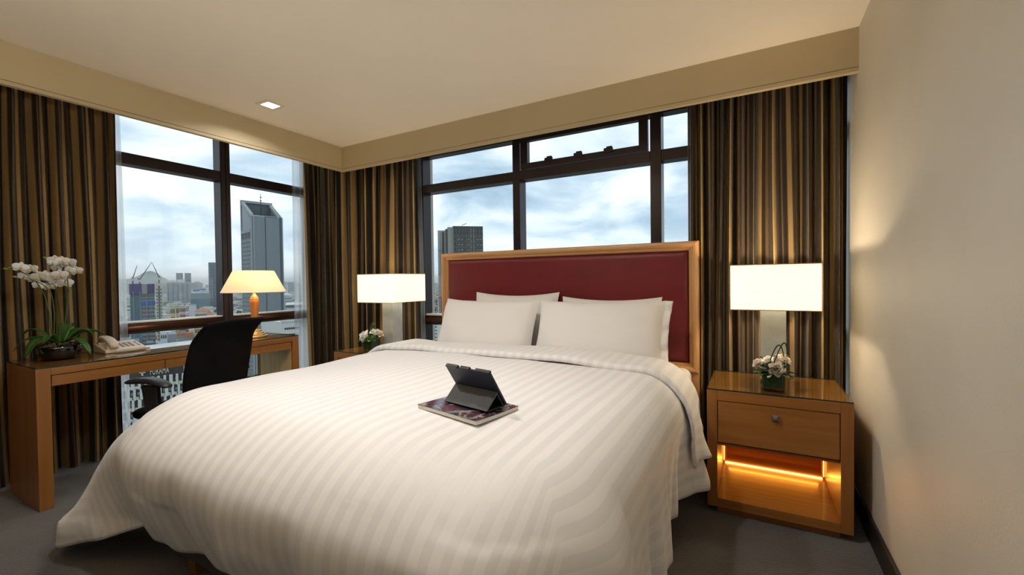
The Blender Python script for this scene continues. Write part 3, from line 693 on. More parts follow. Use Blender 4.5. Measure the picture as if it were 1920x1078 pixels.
# ------------------------------------------------------------------ desk
DX0, DX1, DY0, DY1, DZ = -3.80, -3.305, .768, 2.285, .757
dk = thing('desk', 'long honey wood writing desk with a glass top at the window', 'desk', ((DX0+DX1)/2, (DY0+DY1)/2, 0))
def dl(mb, *a, **k): mb.v = [(x-(DX0+DX1)/2, y-(DY0+DY1)/2, z) for x, y, z in mb.v]; return mb.build(*a, **k)
T = .057
dl(MB().box(DX0, DX1, DY0, DY0+T, 0, DZ), 'end_panel', M['wood_z'], dk, bevel=.002)
dl(MB().box(DX0, DX1, DY1-T, DY1, 0, DZ), 'end_panel', M['wood_z'], dk, bevel=.002)
dl(MB().box(DX0+.05, DX1-.02, DY1-T-.004, DY1-T, .0, DZ-.05), 'lit_inner_face', M['desk_in'], dk)  # paler sheet paints the light falling on the panel's inner face
dl(MB().box(DX0, DX1, DY0+T, DY1-T, DZ-.038, DZ), 'top_board', M['wood_y'], dk, bevel=.002)
for y0, y1 in ((DY0+T+.004, 1.345), (1.349, DY1-T-.009)):
    dl(MB().box(DX1-.024, DX1-.004, y0, y1, DZ-.099, DZ-.041), 'drawer_front', M['wood_y'], dk, bevel=.0015)
    dl(MB().box(DX0+.08, DX1-.024, y0+.02, y1-.02, DZ-.092, DZ-.043), 'drawer_box', M['wood_y'], dk)
gt = MB().box(DX0+.004, DX1-.001, DY0+.001, DY1-.001, DZ+.0008, DZ+.0090, side_mi=1); dl(gt, 'glass_top', [M['glasstop'], M['glassedge']], dk)
DT = DZ+.0095

# desk lamp
lc = pix(478, 634, 'z', DT); LX, LY = -3.535, 2.058
lp = thing('desk_lamp', 'turned orange wood desk lamp with a lit ivory cone shade', 'lamp', (LX, LY, DT))
MB().lathe([(.095, 0), (.097, .006), (.094, .013), (.080, .018), (.078, .026), (.066, .030), (.063, .038), (.050, .043), (.046, .052), (.034, .058), (.026, .064)], 36).build('stepped_base', M['brass'], lp, smooth=False)
MB().lathe([(.020, .064), (.021, .10), (.025, .16), (.031, .23), (.035, .275), (.036, .292), (.035, .297)], 28).build('turned_body', M['lampwood'], lp, smooth=True)
MB().lathe([(.0355, .297), (.0355, .302), (.031, .303), (.033, .309), (.029, .317), (.025, .318), (.026, .324), (.018, .335), (.012, .345), (.008, .362), (.008, .40)], 28).build('beehive_neck', M['lampwood'], lp, smooth=False)
sh = MB().lathe([(.232, .362), (.146, .535)], 48, cap=False).lathe([(.144, .535), (.230, .362)], 48, cap=False).build('shade', M['shade2'], lp, smooth=True)
MB().tube([(.231*math.cos(i/40*2*PI), .231*math.sin(i/40*2*PI), .362) for i in range(41)], .002, 6).build('edge_binding', M['trimw'], sh, smooth=True)
MB().tube([(-.145, 0, .525), (.145, 0, .525)], .002, 6).tube([(0, -.145, .525), (0, .145, .525)], .002, 6).tube([(0, 0, .40), (0, 0, .525)], .003, 6).build('spider', M['brass'], lp)
MB().lathe([(.002, .40), (.014, .40), (.016, .415), (.027, .44), (.025, .46), (.010, .478), (.002, .48)], 14).build('bulb', emis('desk_bulb', (1, .8, .55), 6), lp, smooth=True)
point('lamp_light', (.04, 0, .46), 3.5, (1, .72, .42), lp, .03)

# telephone
ph = thing('telephone', 'ivory corded desk telephone beside the orchid', 'telephone', (-3.60, 1.235, DT), 0)
# local: +x front (user side), y along the desk
ph.location.x = -3.66
def ph_top(x): return .020+.036*(1-(x+.095)/.19)
body = MB().hexa([(-.095, -.10, 0), (.095, -.10, 0), (.095, .115, 0), (-.095, .115, 0), (-.095, -.10, .056), (.095, -.10, .020), (.095, .115, .020), (-.095, .115, .056)]).build('base', M['phone'], ph, bevel=.006)
MB().hexa([(-.085, .012, .0545), (-.048, .012, .0475), (-.048, .108, .0475), (-.085, .108, .0545), (-.085, .012, .0565), (-.048, .012, .0495), (-.048, .108, .0495), (-.085, .108, .0565)]).build('index_card', M['phonepl'], ph)
kb = MB().box(-.006, .006, -.0075, .0075, 0, .004).mesh('key', M['phonekey'], False)
for i in range(4):
    for j in range(4):
        x = -.030+i*.024; y = .008+j*.026+(.006 if j == 3 else 0); o = bpy.data.objects.new('key', kb); COL.objects.link(o); o.parent = ph; o.location = (x, y, ph_top(x)-.001); o.rotation_euler = (0, math.atan(.036/.19), 0)
        if j == 3: o.scale = (.7, .6, 1)
def hs(u, v):
    x = -.098+.205*u; a = 2*PI*v; w = .026*(1+.12*abs(2*u-1)**3); arch = .030*math.sin(PI*u); e = math.sqrt(max(.02, 1-abs(2*u-1)**8))
    th = .013+.012*abs(2*u-1)**2
    return (x, -.055+w*e*math.copysign(abs(math.cos(a))**.7, math.cos(a)), ph_top(x)+.024+arch*.75+th*e*math.copysign(abs(math.sin(a))**.7, math.sin(a)))
hd = MB().grid(lambda v, u: hs(u, v), 20, 24, closed=True); n = 20; hd.face(list(range(n))[::-1]); hd.face([24*n+i for i in range(n)])
hd.build('handset', M['phone'], ph, smooth=True)
MB().box(-.085, -.045, -.088, -.025, .045, .062).build('cradle', M['phone'], ph, bevel=.004); MB().box(.045, .082, -.088, -.025, .018, .040).build('cradle', M['phone'], ph, bevel=.004)
cp = []
for i in range(420):
    s = i/419; a = s*2*PI*42; cy = -.055+.18*s; cx = .112+.006*math.sin(s*6); cp.append((cx+.0065*math.cos(a), cy, .0085+.0065*math.sin(a)))
MB().tube(cp, .0016, 5).build('coiled_cord', M['phone'], ph, smooth=True)

# orchid
oc = Vector((-3.655, .955, DT))
orc = thing('orchid', 'white moth orchid with four stems in a low black bowl', 'orchid', oc)
MB().lathe([(.070, 0), (.082, .004), (.093, .022), (.098, .050), (.098, .072), (.094, .075), (.090, .066), (.002, .064)], 36).build('bowl', M['potblk'], orc, smooth=True)
ms = MB(); rr = random.Random(3)
for i in range(70):
    a = rr.uniform(0, 6.28); r_ = .085*math.sqrt(rr.random()); b = rr.uniform(0, 6.28); l = rr.uniform(.015, .05); c = Vector((r_*math.cos(a), r_*math.sin(a), .070+rr.uniform(0, .02)))
    d = Vector((math.cos(b), math.sin(b), rr.uniform(-.2, .3)))*l; ms.tube([c-d/2, c+Vector((0, 0, .006)), c+d/2], .0022, 5)
tag(ms.build('moss_roots', M['moss'], orc), 'dry brown moss and roots', None)
# directions across the picture (s) and away from the viewer (w)
S = Vector((.22, .975, 0)); Wd = Vector((-.975, .22, 0))
def ol(a, b, z): return S*a+Wd*b+Vector((0, 0, z))
def strap(mb, base, d, L, W, lift, fall):
    """arching strap leaf"""
    d = Vector(d).normalized(); s = d.cross(Vector((0, 0, 1))).normalized(); base = Vector(base)
    def fn(u, v):
        w = W/2*min(1, (.35+2.2*v))*math.sqrt(max(.0, 1-max(0, (v-.55)/.45)**2.2)); a = u*2-1
        q = base+d*(L*v*(1-.12*v))+Vector((0, 0, lift*math.sin(PI*v*.75)-fall*v*v+.10*w*a*a*4))+s*(w*a); q.z = max(q.z, .006); return tuple(q)
    mb.grid(fn, 4, 12)
for d, L, W, lift, fall in ((ol(-1, -.55, 0), .16, .075, .06, .10), (ol(-1, .1, 0), .19, .035, .07, .075), (ol(-.9, .7, 0), .15, .05, .06, .05), (ol(.8, -.6, 0), .16, .055, .05, .11), (ol(1, .15, 0), .21, .05, .075, .03), (ol(.9, .6, 0), .18, .06, .09, .045), (ol(-.6, -.9, 0), .11, .045, .07, .03), (ol(.35, .9, 0), .14, .06, .11, .0), (ol(-.75, .35, 0), .17, .04, .10, .02), (ol(.6, -.1, 0), .15, .055, .085, .03)):
    mb = MB(); strap(mb, d.normalized()*.02+Vector((0, 0, .085)), d, L, W, lift, fall); o = mb.build('leaf', M['leaf'], orc, smooth=True); s_ = o.modifiers.new('thick', 'SOLIDIFY'); s_.thickness = .002
def orchid_flower(c, face, r, seed):
    rr = random.Random(seed); n = Vector(face).normalized(); x = n.cross(Vector((0, 0, 1))).normalized(); y = x.cross(n); rl = rr.uniform(-.3, .3); mb = MB(); c = Vector(c)
    for a, L, W in ((90, 1, .72), (210, .95, .70), (330, .95, .70), (18, 1.12, 1.15), (162, 1.12, 1.15)):
        t_ = math.radians(a)+rl; d = x*math.cos(t_)+y*math.sin(t_)+n*.12; petal(mb, c+n*(.002 if a in (18, 162) else 0), d, n, r*L, r*W, curl=-.18, cup=-.12, n=5)
    f = mb.build('flower', M['petal'], orc, smooth=True); s_ = f.modifiers.new('thick', 'SOLIDIFY'); s_.thickness = .0008
    m2 = MB(); petal(m2, c+n*.004, -y*.8+n*.5, n, r*.42, r*.34, .5, .5, 4); petal(m2, c+n*.004, x*.6-y*.2+n*.7, n, r*.28, r*.22, .5, .5, 4); petal(m2, c+n*.004, -x*.6-y*.2+n*.7, n, r*.28, r*.22, .5, .5, 4)
    m2.build('lip', M['lipy'], f, smooth=True)
def opx(u, v, dep=0.0):   # picture position of the plant to a local point on the plant's own upright plane
    p = pix(u, v, 'x', oc.x+dep); return p-oc
# stems, laid out in the plant's plane: (pixels down the stem)
stems = [([(97, 625), (92, 585), (84, 555), (76, 540), (68, 528), (55, 517), (42, 511), (28, 505)], .00), ([(101, 622), (102, 590), (99, 565), (96, 550), (84, 536), (70, 528), (56, 524)], .03),
         ([(116, 620), (113, 580), (108, 545), (101, 533), (90, 528), (80, 529)], -.02), ([(121, 615), (125, 580), (129, 545), (126, 520), (120, 507), (112, 497), (104, 490)], .02)]
for pts, dep in stems:
    P_ = [opx(u, v, dep) for u, v in pts]
    base = Vector((P_[0].x*.3, P_[0].y*.5, .06))
    fine = [base]+P_
    MB().tube(fine, [.0032]*3+[.0028]*(len(fine)-5)+[.0022, .0018], 8).build('flower_stem', M['stem'], orc, smooth=True)
ff = [(38, 502, .02, .034), (58, 505, .01, .030), (44, 518, -.02, .027), (62, 523, -.01, .026), (74, 520, .02, .038), (84, 518, -.02, .036), (72, 535, -.01, .028), (93, 537, -.03, .032), (104, 523, .0, .040), (112, 516, .02, .036), (121, 531, -.02, .038), (103, 489, .01, .034), (116, 490, .03, .032), (106, 502, -.01, .026), (129, 494, .0, .036), (133, 508, -.02, .036), (143, 508, .01, .030), (98, 493, .03, .022)]
for i, (u, v, dep, r_) in enumerate(ff):
    rr = random.Random(i); orchid_flower(opx(u, v, dep), (1, rr.uniform(-.7, .3), rr.uniform(-.35, .15)), r_, i)
for (u, v, l) in ((10, 504, .018), (20, 503, .024), (28, 519, .018), (84, 483, .016), (91, 485, .020), (97, 486, .022)):
    c = opx(u, v); m2 = MB().lathe([(.0008, -l*.6), (l*.30, -l*.25), (l*.34, .1*l), (l*.22, l*.4), (.0008, l*.6)], 8); m2.v = [(c.x+x, c.y+z, c.z+y-z*.15) for x, y, z in m2.v]; m2.build('bud', M['bud'], orc, smooth=True)

# ------------------------------------------------------------------ office chair
CA = math.radians(17)                                    # heading turned a little from the desk
ch = thing('office_chair', 'black mesh back office chair with armrests pulled up to the desk', 'chair', (-2.955, 1.345, 0), CA)
# local: -x forward (to the desk), +x back, -y near arm
def backf(u, v):
    a = u*2-1; z = .50+.49*v; w = .205+.02*math.sin(PI*v)-.012*v
    w *= 1+.03*max(0, (v-.85)/.15)
    lean = .205+.045*v+.085*max(0, (v-.74)/.26)**1.6
    return (lean-.045*a*a*(1-.8*v)-.035*math.sin(PI*min(1, v*1.4))*.3, w*a, z-.010*a*a*v)
b = MB().grid(backf, 18, 24).build('backrest', M['black'], ch, smooth=True); s_ = b.modifiers.new('thick', 'SOLIDIFY'); s_.thickness = .014; s_.offset = 0
def seatf(v, u):
    a = 2*PI*v; x = -.26+.50*u; e = math.sqrt(max(.03, 1-abs(2*u-1)**5)); y = .235*e*math.copysign(abs(math.cos(a))**.45, math.cos(a)); z = .465+.034*e*math.copysign(abs(math.sin(a))**.6, math.sin(a))-.02*max(0, (.2-u)/.2)**2
    return (x, y, z)
sm = MB().grid(seatf, 28, 16, closed=True); sm.face(list(range(28))[::-1]); sm.face([16*28+i for i in range(28)]); sm.build('seat', M['black'], ch, smooth=True)
for s in (-1, 1):
    def padf2(v, u):
        a = 2*PI*v; x = -.155+.30*u; e = math.sqrt(max(.04, 1-abs(2*u-1)**4)); w = .040*e
        return (x, s*.262+w*math.copysign(abs(math.cos(a))**.7, math.cos(a)), .662+.016*math.sin(PI*u)-.018*max(0, u-.6)*2+.016*e*math.sin(a))
    pm = MB().grid(padf2, 16, 16, closed=True); pm.face(list(range(16))[::-1]); pm.face([16*16+i for i in range(16)])
    ar = MB().hexa([(.00, s*.262-.014, .44), (.075, s*.262-.014, .44), (.075, s*.262+.014, .44), (.00, s*.262+.014, .44), (-.04, s*.262-.016, .652), (.06, s*.262-.016, .652), (.06, s*.262+.016, .652), (-.04, s*.262+.016, .652)]).hexa([(.0, min(s*.20, s*.276), .415), (.075, min(s*.20, s*.276), .415), (.075, max(s*.20, s*.276), .415), (.0, max(s*.20, s*.276), .415), (.0, min(s*.20, s*.276), .445), (.075, min(s*.20, s*.276), .445), (.075, max(s*.20, s*.276), .445), (.0, max(s*.20, s*.276), .445)]).build('armrest', M['blackpl'], ch, bevel=.006)
    pm.build('arm_pad', M['blackpl'], ar, smooth=True)
MB().tube([(.17, 0, .42), (.235, 0, .47), (.25, 0, .60)], [.026, .022, .012], 10).build('back_bracket', M['blackpl'], ch, smooth=True)
MB().tube([(.22, .16, .60), (.245, .235, .60)], [.012, .016], 10).build('tension_knob', M['blackpl'], ch, smooth=True)
MB().box(-.10, .19, -.10, .10, .40, .436).build('tilt_mechanism', M['blackpl'], ch, bevel=.01)
MB().lathe([(.030, .10), (.030, .26), (.018, .26), (.018, .40)], 16).build('gas_lift', M['blackpl'], ch, smooth=False)
for k in range(5):
    a = k/5*2*PI+.3; c, s = math.cos(a), math.sin(a)
    lg = MB().tube([(0, 0, .105), (c*.16, s*.16, .092), (c*.28, s*.28, .068)], [.030, .022, .016], 8).build('foot_arm', M['blackpl'], ch, smooth=True)
    cm = MB().lathe([(.012, -.020), (.027, -.016), (.027, .016), (.012, .020)], 14); cm.v = [(c*.28+c*x-s*z, s*.28+s*x+c*z, .0275+y) for x, y, z in cm.v]
    cm.tube([(c*.28, s*.28, .03), (c*.28, s*.28, .068)], .006, 6); cm.build('castor', M['blackpl'], lg, smooth=True)

# ------------------------------------------------------------------ recessed ceiling lights (one in view, the rest added unseen as fill)
def downlight(label, x, y, watts, grp='recessed ceiling lights'):
    t = thing('ceiling_downlight', label, 'downlight', (x, y, HC), 0, grp); a, b = .066, .046
    fr = MB()
    for q in ((-a, a, -a, -b), (-a, a, b, a), (-a, -b, -b, b), (b, a, -b, b)): fr.box(*q, -.006, -.0005)
    fr.build('rim', M['trimw'], t); MB().box(-b, b, -b, b, -.0035, -.0015).build('lens', M['lamp_on'], t)
    l = bpy.data.lights.new('downlight_beam', 'AREA'); l.shape = 'SQUARE'; l.size = .085; l.energy = watts; l.color = (1, .96, .91); l.spread = math.radians(150)
    o = bpy.data.objects.new('downlight_beam', l); COL.objects.link(o); o.parent = t; o.location = (0, 0, -.008)
downlight('square recessed ceiling light glowing above the desk', -2.93, 1.848, 4)
for lb, x, y in (('added square ceiling light, out of view, over the foot of the bed', -1.75, .92), ('added square ceiling light, out of view, over the wall side of the bed', -.95, 1.25), ('added square ceiling light, out of view, over the entrance floor', -.6, -2.0)):
    downlight(lb, x, y, 3 if y < 0 else 8, 'recessed ceiling lights')
# unseen floor lamp added behind the camera to brighten the ceiling
fl = thing('added_floor_lamp', 'added slim brass uplighter, out of view, that brightens the ceiling', 'lamp', (-1.6, -.35, 0))
MB().lathe([(.14, 0), (.14, .012), (.05, .03), (.014, .05)], 28).build('foot', M['brass'], fl, smooth=True)
MB().lathe([(.012, .05), (.012, 1.66)], 12).build('pole', M['brass'], fl, smooth=True)
MB().lathe([(.02, 1.66), (.08, 1.69), (.15, 1.76), (.19, 1.82), (.185, 1.82), (.145, 1.765), (.075, 1.70), (.005, 1.675)], 32).build('bowl_shade', M['brass'], fl, smooth=True)
point('added_uplight', (0, 0, 1.80), 28, (1, .88, .71), fl, .05)
# ------------------------------------------------------------------ the city below the windows
GZ = -90.0
C = {}
def cm(k, c, r=.8, **kw): C[k] = mat('city_'+k, c, r, **kw); return C[k]
cm('grey', (.26, .29, .30)); cm('greylt', (.36, .39, .39)); cm('greydk', (.13, .15, .16)); cm('dark', (.045, .045, .045)); cm('glassblue', (.05, .085, .13), .2)
cm('concrete', (.34, .335, .31)); cm('white', (.62, .63, .62)); cm('cream', (.58, .55, .46)); cm('beige', (.56, .40, .20)); cm('pink', (.62, .42, .38)); cm('yellow', (.62, .52, .26))
cm('orange', (.50, .20, .10)); cm('blue', (.03, .16, .42)); cm('purple', (.14, .12, .22)); cm('teal', (.10, .18, .22)); cm('window', (.035, .045, .055), .25); cm('winlt', (.20, .25, .28), .3)
cm('warmwhite', (.66, .63, .56)); cm('brown', (.15, .135, .115)); cm('steel', (.30, .16, .14)); cm('roofw', (.66, .65, .60)); cm('green', (.06, .11, .04)); cm('road', (.30, .30, .29))
C['ground'] = noisy('city_ground', (.075, .095, .06), (.22, .215, .20), (.02, .02, .02), .95, detail=8, lo=.42, hi=.6)
C['tree'] = noisy('city_tree', (.018, .045, .018), (.045, .085, .03), (.05, .05, .05), .95)
gr = MB(); gr.box(-15000, 4000, -4000, 15000, GZ-2, GZ); struct(gr.build('city_ground', C['ground']), 'green and grey city ground far below the windows')

def block(name, label, u0, u1, vt, dist, depth, wall, yaw=0, cat='building', group=None, zb=GZ):
    """building whose front face spans two picture columns at a distance; local -y faces the room"""
    a, b = far(u0, vt, dist), far(u1, vt, dist); c = (a+b)/2; w = (b-a).length*math.cos(yaw) if yaw else (b-a).length
    w = ((b-a).xy).length
    rz = math.atan2(b.y-a.y, b.x-a.x)+yaw
    t = thing(name, label, cat, (c.x, c.y, zb), rz, group); h = c.z-zb
    if wall: MB().box(-w/2, w/2, 0, depth, 0, h).build('walls', C[wall], t)
    return t, w, h
def wins(t, x0, x1, z0, z1, nc, nr, mt_, fx=.6, fz=.55, y=-.12, side=None, stuff=False, d=.3, name='window'):
    """window grid on the face y=0 (or on a side face at x=side)"""
    dx, dz = (x1-x0)/nc, (z1-z0)/nr; hx, hz = dx*fx/2, dz*fz/2
    if stuff:
        mb = MB()
        for i in range(nc):
            for j in range(nr):
                cx, cz = x0+dx*(i+.5), z0+dz*(j+.5)
                if side is None: mb.box(cx-hx, cx+hx, y, y+d, cz-hz, cz+hz)
                else: mb.box(side-.12, side+.12, cx-hx, cx+hx, cz-hz, cz+hz)
        o = mb.build('window_rows', C[mt_], t); o['kind'] = 'stuff'; return o
    me = (MB().box(-hx, hx, 0, d, -hz, hz) if side is None else MB().box(-.12, .12, -hx, hx, -hz, hz)).mesh(name, C[mt_], False)
    for i in range(nc):
        for j in range(nr):
            o = bpy.data.objects.new(name, me); COL.objects.link(o); o.parent = t
            cx, cz = x0+dx*(i+.5), z0+dz*(j+.5); o.location = (cx, y, cz) if side is None else (side, cx, cz)
def part(t, nm, mt_, *bx): return MB().box(*bx).build(nm, C[mt_], t)

# tall grey tower with a slanted open crown
p0 = far(470, 404, 420); pr = far(530, 405, 428); W = (pr-p0).xy.length; rz = math.atan2(pr.y-p0.y, pr.x-p0.x)
tw = thing('office_tower', 'tall grey tower with slanted open crown and antenna behind the desk lamp', 'building', (p0.x, p0.y, GZ), rz)
D_, h1, h2 = W*1.05, p0.z-GZ, p0.z-GZ+15.5
MB().hexa([(1.5, 1.5, 0), (W-1.5, 1.5, 0), (W-1.5, D_-1.5, 0), (1.5, D_-1.5, 0), (1.5, 1.5, h1-6), (W-1.5, 1.5, h1-6), (W-1.5, D_-1.5, h1-6), (1.5, D_-1.5, h1-6)]).build('core', C['greydk'], tw)
sl = (h2-h1)/D_
def fin(nm, mt_, x0, x1, y0, y1): MB().hexa([(x0, y0, 0), (x1, y0, 0), (x1, y1, 0), (x0, y1, 0), (x0, y0, h1+sl*y0), (x1, y0, h1+sl*y0), (x1, y1, h1+sl*y1), (x0, y1, h1+sl*y1)]).build(nm, C[mt_], tw)
fin('face_slab', 'grey', 2.2, W*.425, -.2, 1.8); fin('face_slab', 'grey', W*.44, W*.87, -.8, 1.8); fin('face_slab', 'greydk', W*.87, W*.97, .2, 1.8)
fin('corner_fin', 'greylt', 0, 1.0, 0, 2.2); fin('corner_fin', 'greylt', 1.3, 2.3, -.4, 1.6); fin('corner_fin', 'greylt', W*.97, W, 0, 2); fin('corner_fin', 'grey', 0, 1.6, D_-2.2, D_)
fin('rear_wall', 'greydk', 1.6, W, D_-1.5, D_); fin('side_wall', 'grey', W-1.4, W, 2, D_-1.5)
MB().hexa([(0, 1.6, h1-2.2+sl*1.6), (2.6, 1.6, h1-2.2+sl*1.6), (2.6, D_, h2-2.2), (0, D_, h2-2.2), (0, 1.6, h1+.6+sl*1.6), (2.6, 1.6, h1+.6+sl*1.6), (2.6, D_, h2+.6), (0, D_, h2+.6)]).build('crown_beam', C['greylt'], tw)
MB().hexa([(W-2.6, 1.6, h1-2), (W, 1.6, h1-2), (W, D_, h2-2), (W-2.6, D_, h2-2), (W-2.6, 1.6, h1+.4), (W, 1.6, h1+.4), (W, D_, h2+.4), (W-2.6, D_, h2+.4)]).build('crown_beam', C['greylt'], tw)
part(tw, 'crown_beam', 'greylt', 0, W, D_-2.6, D_, h2-1.5, h2+.6)
part(tw, 'crown_lip', 'greylt', W*.44, W*.82, -.9, 1.4, h1, h1+.5)
MB().hexa([(.3, 2.2, h1-12), (.9, 2.2, h1-12), (.9, D_-2.2, h1-12), (.3, D_-2.2, h1-12), (.3, 2.2, h1-2), (.9, 2.2, h1-2), (.9, D_-2.2, h2-3), (.3, D_-2.2, h2-3)]).build('crown_glass', C['glassblue'], tw)
part(tw, 'belt_beam', 'greylt', -.3, .9, 2.2, D_-2.2, h1-13.5, h1-11); part(tw, 'flank_wall', 'grey', .1, 1.4, 2.2, D_-2.2, 0, h1-18.5)
part(tw, 'louvre_band', 'dark', .3, 1.4, 2.2, D_-2.2, h1-18.5, h1-13.5)
for k in range(5): part(tw, 'louvre_pier', 'greylt', -.1, .9, 4+k*(D_-8)/4.6, 5.2+k*(D_-8)/4.6, h1-18.5, h1-13.5)
for k in range(34): part(tw, 'floor_line', 'greydk', -.02, .4, 2.4, D_-2.4, h1-22-k*3.6, h1-21.5-k*3.6)
MB().tube([(W*.5, D_*.55, h1-6), (W*.5, D_*.55, h1+22)], [.45, .15], 6).lathe([(.1, 15), (1.0, 15.6), (.1, 16.2)], 8, (W*.5, D_*.55, h1), cap=False).lathe([(.1, 18), (.9, 18.6), (.1, 19.2)], 8, (W*.5, D_*.55, h1), cap=False).build('antenna', C['dark'], tw)
part(tw, 'plant_room', 'grey', W*.3, W*.7, D_*.4, D_*.7, h1-6, h1+1.5)

# dark apartment tower behind the headboard
t, w, h = block('apartment_tower', 'dark brown apartment tower with window grid rising behind the headboard', 849, 905, 424, 260, 22, 'brown', yaw=.10)
for i in range(11): part(t, 'pier', 'concrete' if i in (0, 6, 7, 11) else 'greydk', -w/2+w*i/10-.15, -w/2+w*i/10+.15, -.25, .1, 0, h)
wins(t, -w/2+.3, w/2-.3, h-5.2, h-.8, 9, 2, 'window', .7, .72); wins(t, -w/2+.3, w/2-.3, h-46, h-6, 9, 13, 'window', .55, .6)
bal = MB().box(-.55, .55, 0, .25, -.35, .35).mesh('balcony', C['winlt'], False)
for i in (1, 2, 4, 7, 8):
    for j in range(13):
        o = bpy.data.objects.new('balcony', bal); COL.objects.link(o); o.parent = t; o.location = (-w/2+.3+(w-.6)/9*(i+.5)+.2, -.35, h-46+40/13*(j+.35))
for z in (h-.4, h-18, h-38): part(t, 'floor_band', 'greydk', -w/2-.1, w/2+.1, -.3, .1, z-.2, z+.2)
part(t, 'flank_fin', 'concrete', -w/2-3.0, -w/2, .6, 21, 0, h-.6); part(t, 'flank_fin', 'brown', -w/2-4.2, -w/2-3, 2.5, 21, 0, h-1.5)
MB().tube([(-w*.15, 8, h), (-w*.15, 8, h+1.6), (w*.0, 8, h+2.6)], .18, 5).build('roof_mast', C['dark'], t)
t, w, h = block('apartment_tower', 'slim grey-brown tower standing beside the dark apartment tower', 820.5, 838.5, 432, 300, 20, 'concrete', yaw=.0)
part(t, 'recess', 'dark', -w*.02, w*.12, -.15, .1, 0, h-1); part(t, 'glass_strip', 'glassblue', w*.18, w/2-.2, -.2, .1, 0, h-.8); part(t, 'recess', 'greydk', -w*.22, -w*.17, -.15, .1, 0, h-1)
for k in range(5): part(t, 'floor_band', 'greydk', -w/2-.05, w*.15, -.2, .1, h-14-k*16, h-13.5-k*16)

# tower under construction with cranes
t, w, h = block('construction_tower', 'unfinished concrete tower wrapped in purple netting with cranes on top', 243, 289.5, 533, 520, 24, 'grey')
part(t, 'net_screen', 'purple', -w/2-.6, -w*.02, -1, 24.5, h-9, h+.5); part(t, 'net_screen', 'purple', w*.20, w/2, -1, 0, h-8, h+.3); part(t, 'form_panel', 'concrete', -w*.02, w*.2, -1.2, .2, h-9, h-.5)
part(t, 'blue_screen', 'blue', -w*.06, w/2-.2, -.8, .2, h-19.5, h-15.5); part(t, 'scaffold_bay', 'teal', -w/2, -w*.06, -.6, .1, 0, h-9)
for k in range(3): part(t, 'hoist_mast', 'winlt', -w/2+2+k*4.6, -w/2+2.7+k*4.6, -1.1, -.5, 0, h-6)
wins(t, -w*.04, w/2-.5, 20, h-20.5, 9, 14, 'window', .5, .45, stuff=True); wins(t, -w*.04, w/2-.5, h-15, h-9.5, 9, 2, 'window', .5, .45, stuff=True)
t2, w2_, h2_ = block('construction_tower', 'pale concrete stair tower beside the netted construction tower', 291.5, 303.5, 531.5, 515, 14, 'cream')
part(t2, 'shaft', 'greydk', -w2_*.12, w2_*.18, -.15, .1, 0, h2_-2); wins(t2, -w2_*.45, -w2_*.15, 15, h2_-4, 1, 24, 'window', .5, .5, stuff=True); wins(t2, w2_*.2, w2_*.48, 15, h2_-4, 1, 24, 'window', .5, .5, stuff=True)
def crane(label, u, vb, vt_, uj, vj, dist):
    b, tp, j = far(u, vb, dist), far(u, vt_, dist), far(uj, vj, dist); g = thing('tower_crane', label, 'crane', (b.x, b.y, b.z)); q = lambda p: tuple(p-b)
    MB().tube([(0, 0, 0), q(tp)], .55, 4).build('mast', C['steel'], g); MB().tube([q(tp), q(j)], [.45, .2], 4).build('jib', C['steel'], g)
    k = tp-(j-tp)*.18; MB().tube([q(tp), q(Vector((k.x, k.y, tp.z+1)))], .5, 4).build('counter_jib', C['steel'], g); MB().tube([(0, 0, q(tp)[2]-2.5), (0, 0, q(tp)[2])], 1.3, 5).build('cab', C['white'], g)
crane('red luffing crane with its jib raised furthest to the netted tower side', 249, 532.15, 522, 257, 498, 530)
crane('luffing crane at the middle of the construction roof', 262, 532.02, 524, 284, 492, 533)
crane('luffing crane standing on the stair tower side', 298, 531.5, 520, 285, 492, 521)

# mid distance blocks
t, w, h = block('apartment_block', 'broad grey apartment slab with vertical bays beyond the construction tower', 313, 358, 529, 2500, 40, 'greylt', yaw=.06)
for i in range(10): part(t, 'bay', 'grey' if i % 2 else 'teal', -w/2+w*(i+.15)/10, -w/2+w*(i+.7)/10, -2, .2, 0, h-6)
part(t, 'penthouse', 'white', -w*.48, -w*.15, 4, 30, h, h+9); part(t, 'penthouse', 'white', -.08*w, w*.25, 4, 30, h, h+12); part(t, 'penthouse', 'blue', w*.3, w*.5, 4, 30, h, h+10)
part(t, 'podium', 'grey', -w*.5, w*.65, -40, 10, 0, 16)
for lb, u0, u1, v in (('dark residential tower rising behind the grey slab, nearer the construction site', 330, 343, 512), ('dark residential tower rising behind the grey slab, nearer the blue tower', 346, 358, 512)):
    t, w, h = block('residential_tower', lb, u0, u1, v, 3300, 40, 'greydk')
    for i in range(4): part(t, 'bay', 'winlt', -w/2+w*(i+.3)/4, -w/2+w*(i+.6)/4, -2, .2, 0, h-6)
t, w, h = block('glass_tower', 'blue glass office tower next to the window mullion', 390.5, 404, 492, 1900, 30, 'glassblue')
for k in range(14): part(t, 'floor_band', 'teal', -w/2-.3, w/2+.3, -.8, .2, h-8-k*12, h-6-k*12)
for i in range(3): part(t, 'pier', 'winlt', -w/2+w*(i+.5)/3-.6, -w/2+w*(i+.5)/3+.6, -1, .2, 0, h)
